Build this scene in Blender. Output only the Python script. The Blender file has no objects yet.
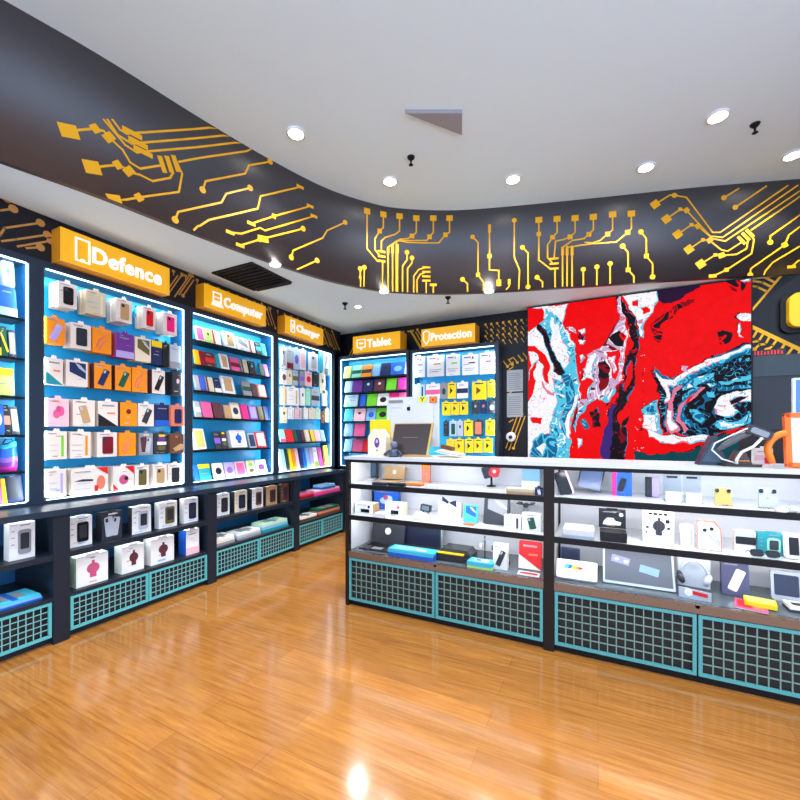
import bpy, math, random
from mathutils import Vector, Matrix
random.seed(7)
SC = bpy.context.scene
COL = SC.collection
PI = math.pi
# ------------------------------------------------------------------ camera constants
F = 399.0; TH = math.radians(26.4); S_, C_ = math.sin(TH), math.cos(TH)
HZ = 434.0; EYE = 1.35
def ray(px, py):
    u = (px-400)/F
    return (-S_+u*C_, C_+u*S_, (HZ-py)/F)
def onX(px, py, X):
    d = ray(px, py); t = X/d[0]; return (t*d[1], EYE+t*d[2], t/F)      # Y, z, metres per pixel
def onY(px, py, Y):
    d = ray(px, py); t = Y/d[1]; return (t*d[0], EYE+t*d[2], t/F)      # X, z, metres per pixel
def onZ(px, py, Z):
    d = ray(px, py); t = (Z-EYE)/d[2]; return (t*d[0], t*d[1], t/F)
# ------------------------------------------------------------------ colours
def lin(c):
    o = []
    for v in c[:3]:
        v /= 255.0
        o.append(v/12.92 if v <= 0.04045 else ((v+0.055)/1.055)**2.4)
    return (o[0], o[1], o[2], 1.0)
PAL = {'white': (236,232,226), 'cream': (232,216,186), 'grey': (140,142,146), 'silver': (178,184,192), 'black': (22,22,26),
 'charcoal': (48,50,56), 'navy': (28,40,84), 'blue': (30,92,190), 'light blue': (130,180,215), 'pale blue': (176,204,226), 'cyan': (70,190,215), 'teal': (30,140,150),
 'mint': (150,222,190), 'green': (110,200,40), 'dark green': (24,84,60), 'lime': (190,225,110), 'yellow': (244,206,20), 'orange': (246,140,14),
 'red': (214,28,34), 'dark red': (120,18,36), 'maroon': (92,44,52), 'pink': (226,90,140), 'hot pink': (240,40,130), 'pale pink': (236,190,196),
 'rose': (196,80,120), 'magenta': (200,50,150), 'purple': (110,50,140), 'lilac': (180,160,214), 'violet': (130,90,190), 'brown': (104,66,44),
 'tan': (190,150,104), 'gold': (206,170,90), 'olive': (104,92,50), 'salmon': (224,120,90), 'beige': (214,196,164), 'pale green': (196,224,190)}
def pc(c): return PAL[c] if isinstance(c, str) else c
# ------------------------------------------------------------------ materials
def newmat(name):
    m = bpy.data.materials.new(name); m.use_nodes = True
    return m, m.node_tree.nodes, m.node_tree.links, m.node_tree.nodes['Principled BSDF']
def mat(name, rgb, rough=0.5, metal=0.0, spec=0.5, emit=None, es=0.0, noise=0.0, nscale=20):
    m, N, L, b = newmat(name)
    b.inputs['Base Color'].default_value = lin(rgb); b.inputs['Roughness'].default_value = rough
    b.inputs['Metallic'].default_value = metal; b.inputs['Specular IOR Level'].default_value = spec
    if emit: b.inputs['Emission Color'].default_value = lin(emit); b.inputs['Emission Strength'].default_value = es
    if noise:
        tc = N.new('ShaderNodeTexCoord'); nz = N.new('ShaderNodeTexNoise'); nz.inputs['Scale'].default_value = nscale
        mr = N.new('ShaderNodeMapRange'); mr.inputs['To Min'].default_value = rough-noise; mr.inputs['To Max'].default_value = rough+noise
        L.new(tc.outputs['Object'], nz.inputs['Vector']); L.new(nz.outputs['Fac'], mr.inputs['Value']); L.new(mr.outputs['Result'], b.inputs['Roughness'])
    return m
def vcmat(name, rough, spec=0.5, emit=0.0, metal=0.0):
    m, N, L, b = newmat(name)
    a = N.new('ShaderNodeVertexColor'); a.layer_name = 'Col'
    L.new(a.outputs['Color'], b.inputs['Base Color']); b.inputs['Roughness'].default_value = rough; b.inputs['Specular IOR Level'].default_value = spec
    b.inputs['Metallic'].default_value = metal
    if emit:
        L.new(a.outputs['Color'], b.inputs['Emission Color']); b.inputs['Emission Strength'].default_value = emit
    return m
M = {}
M['print'] = vcmat('printed_card', 0.5, 0.3)
M['gloss'] = vcmat('glossy_plastic', 0.22, 0.35)
M['sheen'] = vcmat('satin_metal', 0.32, metal=0.6)
M['screen'] = vcmat('video_wall_picture', 0.35, 0.05, emit=0.92)
M['screen'].node_tree.nodes['Principled BSDF'].inputs['Base Color'].default_value = (0,0,0,1)
for l in list(M['screen'].node_tree.links):
    if l.to_socket.name == 'Base Color': M['screen'].node_tree.links.remove(l)
M['char'] = mat('charcoal_laminate', (24,31,42), 0.42, spec=0.35, noise=0.08)
M['frame'] = mat('blue_black_frame', (32,45,60), 0.34, spec=0.4, noise=0.06)
M['black'] = mat('black_metal', (9,8,9), 0.45, spec=0.25)
M['post'] = mat('bronze_black_metal', (24,16,13), 0.5, spec=0.25)
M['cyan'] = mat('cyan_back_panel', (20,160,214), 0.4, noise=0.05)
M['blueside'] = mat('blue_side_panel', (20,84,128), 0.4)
M['teal'] = mat('teal_powder_coat', (84,172,172), 0.4)
M['grid'] = mat('teal_grid_wire', (120,176,176), 0.45)
M['gridc'] = mat('grey_teal_grid_wire', (104,130,120), 0.45)  # greyish tone of the floor reflection put into the wire colour
M['tealc'] = mat('muted_teal_frame', (72,142,142), 0.45)
M['hole'] = mat('dark_cupboard_lining', (30,28,26), 0.7)
M['white'] = mat('white_laminate', (190,194,198), 0.25)
M['backw'] = mat('white_back_panel', (226,224,226), 0.5)
M['glossw'] = mat('white_gloss_shelf', (222,222,224), 0.12)
M['deck'] = mat('dark_gloss_deck', (92,102,108), 0.15)
M['sill'] = mat('bronze_brown_sill', (116,92,76), 0.3, metal=0.4, noise=0.08)
M['led'] = mat('led_strip', (255,255,255), 0.5, emit=(190,228,255), es=3.6)
M['ledw'] = mat('led_strip_white', (255,255,255), 0.5, emit=(232,244,255), es=7.0)
M['lamp'] = mat('downlight_diffuser', (255,255,255), 0.5, emit=(255,250,240), es=30.0)
M['trimring'] = mat('downlight_ring', (235,235,235), 0.4)
M['letter'] = mat('backlit_lettering', (255,255,255), 0.4, emit=(255,250,240), es=0.3)
M['signy'] = mat('yellow_sign_face', (236,170,16), 0.4, emit=(236,170,16), es=0.3)
M['signs'] = mat('yellow_sign_side', (212,136,14), 0.45)
M['walld'] = mat('blue_black_wall', (20,20,26), 0.4, spec=0.3, noise=0.05)
M['fasc'] = mat('dark_brown_satin_band', (46,41,44), 0.40, spec=0.8, noise=0.03, nscale=6)
M['gold'] = mat('gold_printed_line', (232,168,20), 0.45, spec=0.3)
M['copper'] = mat('copper_printed_line', (186,130,60), 0.4)
M['ceil'] = mat('ceiling_paint', (223,245,249), 0.85)
M['metal'] = mat('brushed_metal', (190,194,200), 0.25, metal=0.9)
M['ventb'] = mat('vent_black', (18,19,22), 0.6, spec=0.2)
M['grey'] = mat('grey_wall', (92,92,98), 0.5)
# clear glass that really lets light through
def glass(name, rough=0.02, mix=0.10, tint=(250,251,252)):
    m, N, L, b = newmat(name); N.remove(b)
    out = [n for n in N if n.type == 'OUTPUT_MATERIAL'][0]
    tr = N.new('ShaderNodeBsdfTransparent'); tr.inputs['Color'].default_value = lin(tint)
    gl = N.new('ShaderNodeBsdfGlossy'); gl.inputs['Roughness'].default_value = rough
    fr = N.new('ShaderNodeFresnel'); fr.inputs['IOR'].default_value = 1.16
    mx = N.new('ShaderNodeMixShader')
    L.new(fr.outputs['Fac'], mx.inputs[0]); L.new(tr.outputs[0], mx.inputs[1]); L.new(gl.outputs[0], mx.inputs[2]); L.new(mx.outputs[0], out.inputs['Surface'])
    return m
M['glass'] = glass('clear_glass')
M['clear'] = glass('clear_plastic', 0.1, 0.2, (240,246,250))
# plank floor
def floor_mat():
    m, N, L, b = newmat('honey_plank_floor')
    tc = N.new('ShaderNodeTexCoord')
    br = N.new('ShaderNodeTexBrick'); br.offset = 0.37; br.offset_frequency = 2
    br.inputs['Scale'].default_value = 1.0; br.inputs['Brick Width'].default_value = 1.25; br.inputs['Row Height'].default_value = 0.13
    br.inputs['Mortar Size'].default_value = 0.0016; br.inputs['Mortar Smooth'].default_value = 0.2; br.inputs['Bias'].default_value = 0.0
    br.inputs['Color1'].default_value = (0,0,0,1); br.inputs['Color2'].default_value = (1,1,1,1); br.inputs['Mortar'].default_value = (0.5,0.5,0.5,1)
    L.new(tc.outputs['Object'], br.inputs['Vector'])
    mp = N.new('ShaderNodeMapping'); mp.inputs['Scale'].default_value = (2.2, 34, 1); L.new(tc.outputs['Object'], mp.inputs['Vector'])
    gr = N.new('ShaderNodeTexNoise'); gr.inputs['Scale'].default_value = 1.6; gr.inputs['Detail'].default_value = 6; gr.inputs['Roughness'].default_value = 0.62
    L.new(mp.outputs['Vector'], gr.inputs['Vector'])
    mp2 = N.new('ShaderNodeMapping'); mp2.inputs['Scale'].default_value = (14, 60, 1); L.new(tc.outputs['Object'], mp2.inputs['Vector'])
    sp = N.new('ShaderNodeTexNoise'); sp.inputs['Scale'].default_value = 1.3; sp.inputs['Detail'].default_value = 3; L.new(mp2.outputs['Vector'], sp.inputs['Vector'])
    cr = N.new('ShaderNodeValToRGB')
    e = cr.color_ramp.elements
    e[0].position = 0.28; e[0].color = lin((142,84,30)); e[1].position = 0.75; e[1].color = lin((184,124,58))
    L.new(gr.outputs['Fac'], cr.inputs['Fac'])
    hs = N.new('ShaderNodeHueSaturation'); L.new(cr.outputs['Color'], hs.inputs['Color'])
    mr = N.new('ShaderNodeMapRange'); mr.inputs['To Min'].default_value = 0.88; mr.inputs['To Max'].default_value = 1.12
    L.new(br.outputs['Color'], mr.inputs['Value']); L.new(mr.outputs['Result'], hs.inputs['Value'])
    mr3 = N.new('ShaderNodeMapRange'); mr3.inputs['From Min'].default_value = 0.6; mr3.inputs['From Max'].default_value = 0.72; mr3.inputs['To Max'].default_value = 0.35
    L.new(sp.outputs['Fac'], mr3.inputs['Value'])
    m1 = N.new('ShaderNodeMix'); m1.data_type = 'RGBA'; m1.inputs['B'].default_value = lin((150,84,34))
    L.new(mr3.outputs['Result'], m1.inputs['Factor']); L.new(hs.outputs['Color'], m1.inputs['A'])
    m2 = N.new('ShaderNodeMix'); m2.data_type = 'RGBA'; m2.inputs['B'].default_value = lin((120,66,26))
    mul = N.new('ShaderNodeMath'); mul.operation = 'MULTIPLY'; mul.inputs[1].default_value = 0.6
    L.new(br.outputs['Fac'], mul.inputs[0]); L.new(mul.outputs[0], m2.inputs['Factor']); L.new(m1.outputs['Result'], m2.inputs['A'])
    L.new(m2.outputs['Result'], b.inputs['Base Color'])
    b.inputs['Roughness'].default_value = 0.13; b.inputs['Specular IOR Level'].default_value = 0.55
    b.inputs['Coat Weight'].default_value = 0.25; b.inputs['Coat Roughness'].default_value = 0.12
    bp = N.new('ShaderNodeBump'); bp.inputs['Strength'].default_value = 0.07; bp.inputs['Distance'].default_value = 0.002
    L.new(gr.outputs['Fac'], bp.inputs['Height']); L.new(bp.outputs['Normal'], b.inputs['Normal'])
    return m
M['floor'] = floor_mat()
# ------------------------------------------------------------------ mesh builder
def rrect(cx, cy, w, h, r, n=4, ang=0.0):
    r = min(r, w/2*0.999, h/2*0.999); pts = []
    for (sx, sy, a0) in ((1,-1,-90), (1,1,0), (-1,1,90), (-1,-1,180)):
        for i in range(n+1):
            a = math.radians(a0+90*i/n)
            pts.append((sx*(w/2-r)+r*math.cos(a), sy*(h/2-r)+r*math.sin(a)))
    ca, sa = math.cos(ang), math.sin(ang)
    return [(cx+x*ca-y*sa, cy+x*sa+y*ca) for x, y in pts]
def ell(cx, cy, rx, ry, n=18, a0=0): return [(cx+rx*math.cos(a0+2*PI*i/n), cy+ry*math.sin(a0+2*PI*i/n)) for i in range(n)]
class MB:
    def __init__(s): s.v = []; s.f = []; s.c = []; s.sm = []; s.mi = []; s.cur = 0
    def face(s, idx, col, smooth=False): s.f.append(idx); s.c.append(lin(pc(col))); s.sm.append(smooth); s.mi.append(s.cur)
    def box(s, x0, x1, y0, y1, z0, z1, col='white', T=None):
        x0, x1 = min(x0,x1), max(x0,x1); y0, y1 = min(y0,y1), max(y0,y1); z0, z1 = min(z0,z1), max(z0,z1)
        P = [(x0,y0,z0),(x1,y0,z0),(x1,y1,z0),(x0,y1,z0),(x0,y0,z1),(x1,y0,z1),(x1,y1,z1),(x0,y1,z1)]
        if T: P = [tuple(T @ Vector(p)) for p in P]
        b = len(s.v); s.v += P
        for q in ((0,3,2,1),(4,5,6,7),(0,1,5,4),(1,2,6,5),(2,3,7,6),(3,0,4,7)): s.face([b+i for i in q], col)
        return s
    def bbox(s, x0, x1, y0, y1, z0, z1, r=0.003, col='white'):        # box with chamfered vertical-plane edges (front outline rounded)
        return s.slab(rrect((x0+x1)/2, (z0+z1)/2, x1-x0, z1-z0, r, 2), y0, y1, col)
    def slab(s, poly, y0, y1, col='white', col2=None, T=None):          # polygon in x,z extruded along y ; y0 is the front
        n = len(poly); b = len(s.v)
        P = [(x, y0, z) for x, z in poly]+[(x, y1, z) for x, z in poly]
        if T: P = [tuple(T @ Vector(p)) for p in P]
        s.v += P
        ar = sum(poly[i][0]*poly[(i+1)%n][1]-poly[(i+1)%n][0]*poly[i][1] for i in range(n))
        fr = list(range(b, b+n)); bk = list(range(b+n, b+2*n))
        if ar < 0: fr.reverse()
        else: bk.reverse()
        s.face(fr, col); s.face(bk, col2 or col)
        for i in range(n):
            j = (i+1) % n
            s.face([b+j, b+i, b+n+i, b+n+j] if ar > 0 else [b+i, b+j, b+n+j, b+n+i], col2 or col)
        return s
    def hslab(s, poly, z0, z1, col='white', T=None):                    # polygon in x,y extruded up
        n = len(poly); b = len(s.v)
        P = [(x, y, z0) for x, y in poly]+[(x, y, z1) for x, y in poly]
        if T: P = [tuple(T @ Vector(p)) for p in P]
        s.v += P
        ar = sum(poly[i][0]*poly[(i+1)%n][1]-poly[(i+1)%n][0]*poly[i][1] for i in range(n))
        bt = list(range(b, b+n)); tp = list(range(b+n, b+2*n))
        if ar > 0: bt.reverse()
        else: tp.reverse()
        s.face(bt, col); s.face(tp, col)
        for i in range(n):
            j = (i+1) % n; q = [b+i, b+j, b+n+j, b+n+i]
            s.face(q if ar > 0 else q[::-1], col)
        return s
    def lathe(s, prof, cx=0, cy=0, z=0, n=20, col='white', T=None, caps=True):     # prof: (r, z) bottom to top
        b = len(s.v)
        for r, h in prof:
            for i in range(n):
                a = 2*PI*i/n; p = (cx+r*math.cos(a), cy+r*math.sin(a), z+h)
                s.v.append(tuple(T @ Vector(p)) if T else p)
        for k in range(len(prof)-1):
            for i in range(n):
                j = (i+1) % n; s.face([b+k*n+i, b+k*n+j, b+(k+1)*n+j, b+(k+1)*n+i], col, True)
        if caps: s.face([b+i for i in range(n)][::-1], col); s.face([b+(len(prof)-1)*n+i for i in range(n)], col)
        return s
    def tube(s, pts, r, col='black', n=8, closed=False):
        pts = [Vector(p) for p in pts]; m = len(pts); b = len(s.v); up = None
        rr = r if isinstance(r, (list, tuple)) else [r]*m
        for i, p in enumerate(pts):
            if closed: t = pts[(i+1) % m]-pts[i-1]
            else: t = (pts[min(i+1, m-1)]-pts[max(i-1, 0)])
            t.normalize()
            if up is None: up = Vector((0,0,1)) if abs(t.z) < 0.9 else Vector((1,0,0))
            a = t.cross(up).normalized(); c = a.cross(t).normalized(); up = c
            for k in range(n):
                g = 2*PI*k/n; s.v.append(tuple(p+(a*math.cos(g)+c*math.sin(g))*rr[i]))
        for i in range(m if closed else m-1):
            i2 = (i+1) % m
            for k in range(n):
                k2 = (k+1) % n; s.face([b+i*n+k, b+i2*n+k, b+i2*n+k2, b+i*n+k2], col, True)
        if not closed:
            s.face([b+k for k in range(n)], col); s.face([b+(m-1)*n+k for k in range(n)][::-1], col)
        return s
    def mesh(s, name):
        me = bpy.data.meshes.new(name); me.from_pydata(s.v, [], s.f); me.update()
        a = me.color_attributes.new('Col', 'FLOAT_COLOR', 'CORNER')
        buf = []
        for p in me.polygons:
            for _ in range(p.loop_total): buf.extend(s.c[p.index])
        a.data.foreach_set('color', buf)
        me.polygons.foreach_set('use_smooth', s.sm)
        me.polygons.foreach_set('material_index', s.mi)
        return me
    def build(s, name, m='print', parent=None, loc=None, rot=None):
        me = s.mesh(name)
        for k in (m if isinstance(m, (list, tuple)) else [m]): me.materials.append(M[k] if isinstance(k, str) else k)
        o = bpy.data.objects.new(name, me); COL.objects.link(o)
        if parent: o.parent = parent
        if loc is not None: o.location = loc
        if rot is not None: o.rotation_euler = rot
        return o
LABELS = {}
def tag(o, label, cat, group=None, kind=None):
    if not 4 <= len(label.replace(',', ' ').replace('-', ' ').split()) <= 16: print('LONG LABEL', label)
    if label in LABELS: print('DUPLICATE LABEL', label)
    LABELS[label] = 1
    o['label'] = label; o['category'] = cat
    if group: o['group'] = group
    if kind: o['kind'] = kind
    return o
def empty(name, loc=(0,0,0), rz=0.0, label=None, cat=None, group=None):
    o = bpy.data.objects.new(name, None); COL.objects.link(o); o.location = loc; o.rotation_euler = (0,0,rz); o.empty_display_size = 0.1
    if label: tag(o, label, cat, group)
    return o
def struct(o): o['kind'] = 'structure'; return o
def text_mesh(txt, size, extrude, offset, name, matr, parent, loc, rot, width=None):
    cu = bpy.data.curves.new(name, 'FONT'); cu.body = txt; cu.size = size; cu.extrude = extrude; cu.offset = offset; cu.resolution_u = 4; cu.space_character = 1.08
    t = bpy.data.objects.new('tmp_text', cu); COL.objects.link(t)
    dg = bpy.context.evaluated_depsgraph_get(); me = bpy.data.meshes.new_from_object(t.evaluated_get(dg)); me.name = name
    bpy.data.objects.remove(t)
    xs = [v.co.x for v in me.vertices]; x0, x1 = min(xs), max(xs)
    sx = (width/(x1-x0)) if width else 1.0
    for v in me.vertices: v.co.x = (v.co.x-x0)*sx
    me.materials.clear(); me.materials.append(M[matr])
    o = bpy.data.objects.new(name, me); COL.objects.link(o); o.parent = parent; o.location = loc; o.rotation_euler = rot
    return o

STRIPS = {}
def strip_lamp(parent, loc, rot, ln, wd, power, col=(0.78,0.93,1.0)):
    """the light thrown by one led strip: a long thin lamp right behind it, aimed into the cabinet"""
    key = (round(ln,2), wd, power, col)
    if key not in STRIPS:
        L = bpy.data.lights.new('strip_lamp', 'AREA'); L.shape = 'RECTANGLE'; L.size = ln; L.size_y = wd; L.energy = power; L.color = col; STRIPS[key] = L
    l = bpy.data.objects.new('strip_lamp', STRIPS[key]); COL.objects.link(l); l.parent = parent; l.location = loc; l.rotation_euler = rot
# ================================================================== the room
CZL, CZU = 2.88, 3.78          # lower and upper ceiling
XW, YW = -3.76, 5.10           # left wall behind the recess, back wall
XF = -3.45                     # front plane of the wall cabinets
o = MB().box(-3.9, 3.4, -4.2, 5.25, -0.05, 0.0).build('floor', 'floor'); struct(o)
o = MB().box(-3.9, 3.4, -4.2, 5.25, CZU, CZU+0.05).build('ceiling', 'ceil'); struct(o)
o = MB().box(XW-0.12, XW, -2.0, 5.25, 0, CZU).build('wall_left', 'walld'); struct(o)
o = MB().box(3.28, 3.4, 2.4, 5.25, 0, CZU).build('wall_right', 'grey'); struct(o)  # unseen wall, added for bounce light and cut short to let light in
# curved edge of the lowered ceiling (plan view)
CP = [(-3.75,-1.2),(-3.42,-0.4),(-3.16,0.4),(-2.985,1.0),(-2.86,1.45),(-2.74,2.07),(-2.60,2.65),(-2.40,3.22),(-2.12,3.65),(-1.88,3.87),(-1.45,4.12),(-0.93,4.31),(0.017,4.585),(0.902,4.83),(1.73,5.10)]
def catmull(P, n=10):
    out = []
    for i in range(len(P)-1):
        p0 = P[max(i-1,0)]; p1 = P[i]; p2 = P[i+1]; p3 = P[min(i+2,len(P)-1)]
        for k in range(n):
            t = k/n
            out.append(tuple(0.5*((2*p1[j])+(-p0[j]+p2[j])*t+(2*p0[j]-5*p1[j]+4*p2[j]-p3[j])*t*t+(-p0[j]+3*p1[j]-3*p2[j]+p3[j])*t**3) for j in (0,1)))
    out.append(P[-1]); return out
CV = catmull(CP)
SL = [0.0]
for i in range(1, len(CV)): SL.append(SL[-1]+math.hypot(CV[i][0]-CV[i-1][0], CV[i][1]-CV[i-1][1]))
def curve_at(s, off=0.0):
    s = max(0, min(SL[-1]-1e-6, s)); lo = 0
    for i in range(1, len(SL)):
        if SL[i] >= s: lo = i-1; break
    t = (s-SL[lo])/(SL[lo+1]-SL[lo]); a, b = CV[lo], CV[lo+1]
    i0, i1 = max(lo-1,0), min(lo+2, len(CV)-1)
    dx, dy = CV[i1][0]-CV[i0][0], CV[i1][1]-CV[i0][1]; l = math.hypot(dx, dy)
    return (a[0]+(b[0]-a[0])*t+dy/l*off, a[1]+(b[1]-a[1])*t-dx/l*off)
def fascia_sz(px, py):
    d = ray(px, py)
    for i in range(len(CV)-1):
        ax, ay = CV[i]; bx, by = CV[i+1]; ex, ey = bx-ax, by-ay
        den = d[0]*ey-d[1]*ex
        if abs(den) < 1e-9: continue
        t = (ax*ey-ay*ex)/den; k = (ax*d[1]-ay*d[0])/den
        if -1e-6 <= k <= 1+1e-6 and t > 0: return (SL[i]+k*(SL[i+1]-SL[i]), EYE+t*d[2])
    return None
# the dark band: a curved wall 4 cm thick, with the gold circuit lines as a second material in the same mesh
fb = MB()
n = len(CV); b0 = len(fb.v)
for i in range(n):
    p = curve_at(SL[i], 0); q = curve_at(SL[i], -0.04)
    fb.v += [(p[0],p[1],CZL-0.004), (p[0],p[1],CZU), (q[0],q[1],CZU), (q[0],q[1],CZL-0.004)]
for i in range(n-1):
    a, c = 4*i, 4*(i+1)
    fb.face([a, c, c+1, a+1], 'black', True); fb.face([a+2, c+2, c+3, a+3], 'black'); fb.face([a+3, c+3, c, a], 'black')
fb.cur = 1
def strip_surface(mb, place, A, B, w, off):
    n = max(1, int(math.hypot(B[0]-A[0], B[1]-A[1])/0.06)); L = math.hypot(B[0]-A[0], B[1]-A[1])
    if L < 1e-5: return
    nx, ny = -(B[1]-A[1])/L*w/2, (B[0]-A[0])/L*w/2
    ex, ey = (B[0]-A[0])/L*w*0.35, (B[1]-A[1])/L*w*0.35
    A = (A[0]-ex, A[1]-ey); B = (B[0]+ex, B[1]+ey); b = len(mb.v)
    for i in range(n+1):
        t = i/n; x, y = A[0]+(B[0]-A[0])*t, A[1]+(B[1]-A[1])*t
        mb.v.append(place(x+nx, y+ny, off)); mb.v.append(place(x-nx, y-ny, off))
    for i in range(n): mb.face([b+2*i+1, b+2*i+3, b+2*i+2, b+2*i], 'gold')
def poly_surface(mb, place, pts, off):
    ar = sum(pts[i][0]*pts[(i+1)%len(pts)][1]-pts[(i+1)%len(pts)][0]*pts[i][1] for i in range(len(pts)))
    if ar < 0: pts = pts[::-1]
    b = len(mb.v)
    for p in pts: mb.v.append(place(p[0], p[1], off))
    mb.face(list(range(b, b+len(pts))), 'gold')
def fplace(s, z, off):
    p = curve_at(s, off); return (p[0], p[1], max(CZL, min(CZU, z)))
def circuit(mb, place, conv, ox, oy, k, paths, pads, w=0.0145):
    for P in paths:
        Q = [conv(ox+x/k, oy+y/k) for x, y in P[0]]
        if Q[0] is None: continue
        for i in range(1, len(Q)):
            if Q[i] is None:                                  # the line runs off the end of the curved band: stop at the edge
                a, c = 0.0, 1.0
                for _ in range(24):
                    m_ = (a+c)/2; t = conv(ox+(P[0][i-1][0]+(P[0][i][0]-P[0][i-1][0])*m_)/k, oy+(P[0][i-1][1]+(P[0][i][1]-P[0][i-1][1])*m_)/k)
                    if t is None: c = m_
                    else: a = m_
                Q[i] = conv(ox+(P[0][i-1][0]+(P[0][i][0]-P[0][i-1][0])*a)/k, oy+(P[0][i-1][1]+(P[0][i][1]-P[0][i-1][1])*a)/k)
                Q = Q[:i+1] if Q[i] else Q[:i]
                break
        for i in range(len(Q)-1): strip_surface(mb, place, Q[i], Q[i+1], w, 0.003)
        for ch, q in zip((P[1][0], P[1][1]), (Q[0], Q[-1])):
            if ch == 'o': poly_surface(mb, place, ell(q[0], q[1], 0.026, 0.026, 12), 0.0036)
            if ch == 's': poly_surface(mb, place, rrect(q[0], q[1], 0.07, 0.062, 0.002, 1), 0.0036)
            if ch == 'b': poly_surface(mb, place, rrect(q[0], q[1], 0.075, 0.028, 0.002, 1), 0.0036)
    for P in pads:
        q = conv(ox+P[0]/k, oy+P[1]/k)
        if q: poly_surface(mb, place, rrect(q[0], q[1], P[2], P[3], 0.002, 1, P[4] if len(P) > 4 else 0), 0.0042)
circuit(fb, fplace, fascia_sz, 0, 110, 4, [
 ([(275,85),(380,75),(415,85),(435,110),(490,160),(520,210),(560,235),(645,222)], '..'),
 ([(370,230),(470,220),(505,235),(520,250),(560,260),(610,285),(680,272),(692,250),(665,195)], '..'),
 ([(455,368),(555,350),(715,328),(728,255),(700,195)], '..'), ([(715,208),(800,192),(985,165),(1005,150)], '..'),
 ([(415,40),(500,140),(545,170),(800,148),(965,128)], '..'), ([(430,40),(470,100),(525,135),(800,112),(920,100)], '..'),
 ([(450,40),(480,80),(505,95),(800,75),(870,68)], '..'), ([(700,440),(712,408),(885,370),(905,335),(1000,312)], 'oo'),
 ([(775,480),(790,465),(800,463),(835,440),(1030,395),(1042,345),(1200,308)], '.b')],
 [(275,85,0.095,0.08,0.3),(368,230,0.09,0.08,0.3),(455,358,0.085,0.06,0.3),(435,110,0.07,0.05,0.9),(515,245,0.07,0.05,0.9),(380,75,0.05,0.05,0.78),(470,220,0.05,0.05,0.78),(555,350,0.05,0.05,0.78),
  (528,93,0.12,0.035),(552,133,0.12,0.035),(572,168,0.12,0.035),(648,218,0.035,0.11,0.35),(676,218,0.035,0.11,0.35),(702,215,0.035,0.11,0.35)])
circuit(fb, fplace, fascia_sz, 200, 110, 4, [
 ([(10,320),(22,285),(180,255),(195,222),(280,207)], 'oo'), ([(205,455),(295,425),(440,385)], 'bb'),
 ([(120,490),(165,495),(240,472),(260,482),(455,425)], 'bb'), ([(160,542),(250,515),(412,475)], 'bo'),
 ([(365,590),(372,562),(490,512),(508,482),(580,450)], 'oo'), ([(388,638),(468,602)], '.o'),
 ([(668,405),(668,555),(710,605),(725,605)], 's.'), ([(733,418),(733,470),(718,485),(700,515),(700,560),(720,585)], 's.'),
 ([(798,425),(798,485),(780,498),(740,510),(725,525),(725,565)], 's.'), ([(640,635),(642,705)], 'o.'), ([(657,630),(655,705)], 'o.'),
 ([(730,605),(730,720)], '..'), ([(770,540),(770,726)], '..'), ([(790,540),(790,726)], '..'), ([(982,500),(955,532),(830,530),(790,522),(752,550),(752,726)], '..')],
 [(235,520,0.03,0.03),(295,425,0.04,0.04),(252,516,0.10,0.055,0.2),(726,567,0.085,0.022),(726,586,0.085,0.022),(726,605,0.085,0.022),(770,555,0.026,0.10),(790,555,0.026,0.10),(752,565,0.026,0.08),(718,485,0.05,0.05),(640,670,0.03,0.03)])
circuit(fb, fplace, fascia_sz, 400, 110, 4, [
 ([(65,433),(65,490),(48,505),(30,515),(0,517),(-15,530),(-15,726)], 's.'), ([(133,433),(133,490),(118,508),(108,522),(0,522)], 's.'), ([(198,433),(198,490),(182,500)], 's.'),
 ([(28,570),(28,600),(10,625),(10,728)], 'o.'), ([(48,592),(48,612),(30,635),(30,728)], 'o.'),
 ([(105,630),(75,638),(55,665),(55,730)], '..'), ([(105,648),(80,658),(68,680),(68,730)], '..'), ([(105,683),(105,730)], '..'), ([(133,700),(133,730)], 'b.'),
 ([(290,508),(312,530),(312,660),(335,690),(335,722)], 'o.'), ([(358,460),(358,640),(395,642),(395,690)], '..'), ([(437,678),(437,705),(425,718)], '..'),
 ([(457,442),(457,590),(478,640),(475,715)], 'o.'), ([(490,550),(512,572),(512,708)], 'oo'), ([(250,678),(270,695),(270,725)], 'o.'), ([(548,670),(570,688),(570,708)], 'o.'),
 ([(555,440),(555,600),(600,635),(615,635)], 's.'), ([(628,436),(628,490),(610,510),(590,540),(590,590),(612,615)], 's.'), ([(700,433),(700,490),(680,508),(655,518),(622,525),(616,595)], 's.'),
 ([(773,428),(773,480),(755,498),(735,515),(690,522),(650,550),(650,704)], 's.'), ([(668,545),(668,704)], '..'), ([(688,545),(688,704)], '..'), ([(620,635),(620,708)], '..'),
 ([(733,638),(733,700)], 'o.'), ([(787,628),(787,700)], 'o.')],
 [(105,630,0.09,0.022),(105,648,0.09,0.022),(105,666,0.09,0.022),(105,683,0.09,0.022),(48,505,0.05,0.05),(118,508,0.05,0.05),(182,500,0.05,0.05),(358,475,0.03,0.09),(358,585,0.045,0.045),(395,692,0.05,0.07),(437,688,0.03,0.06),
  (312,660,0.045,0.045),(555,497,0.045,0.045),(610,510,0.05,0.05),(680,508,0.05,0.05),(755,498,0.05,0.05),(616,595,0.09,0.022),(616,615,0.09,0.022),(616,635,0.09,0.022),(650,565,0.028,0.09),(668,565,0.028,0.09),(688,565,0.028,0.09)])
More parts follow.
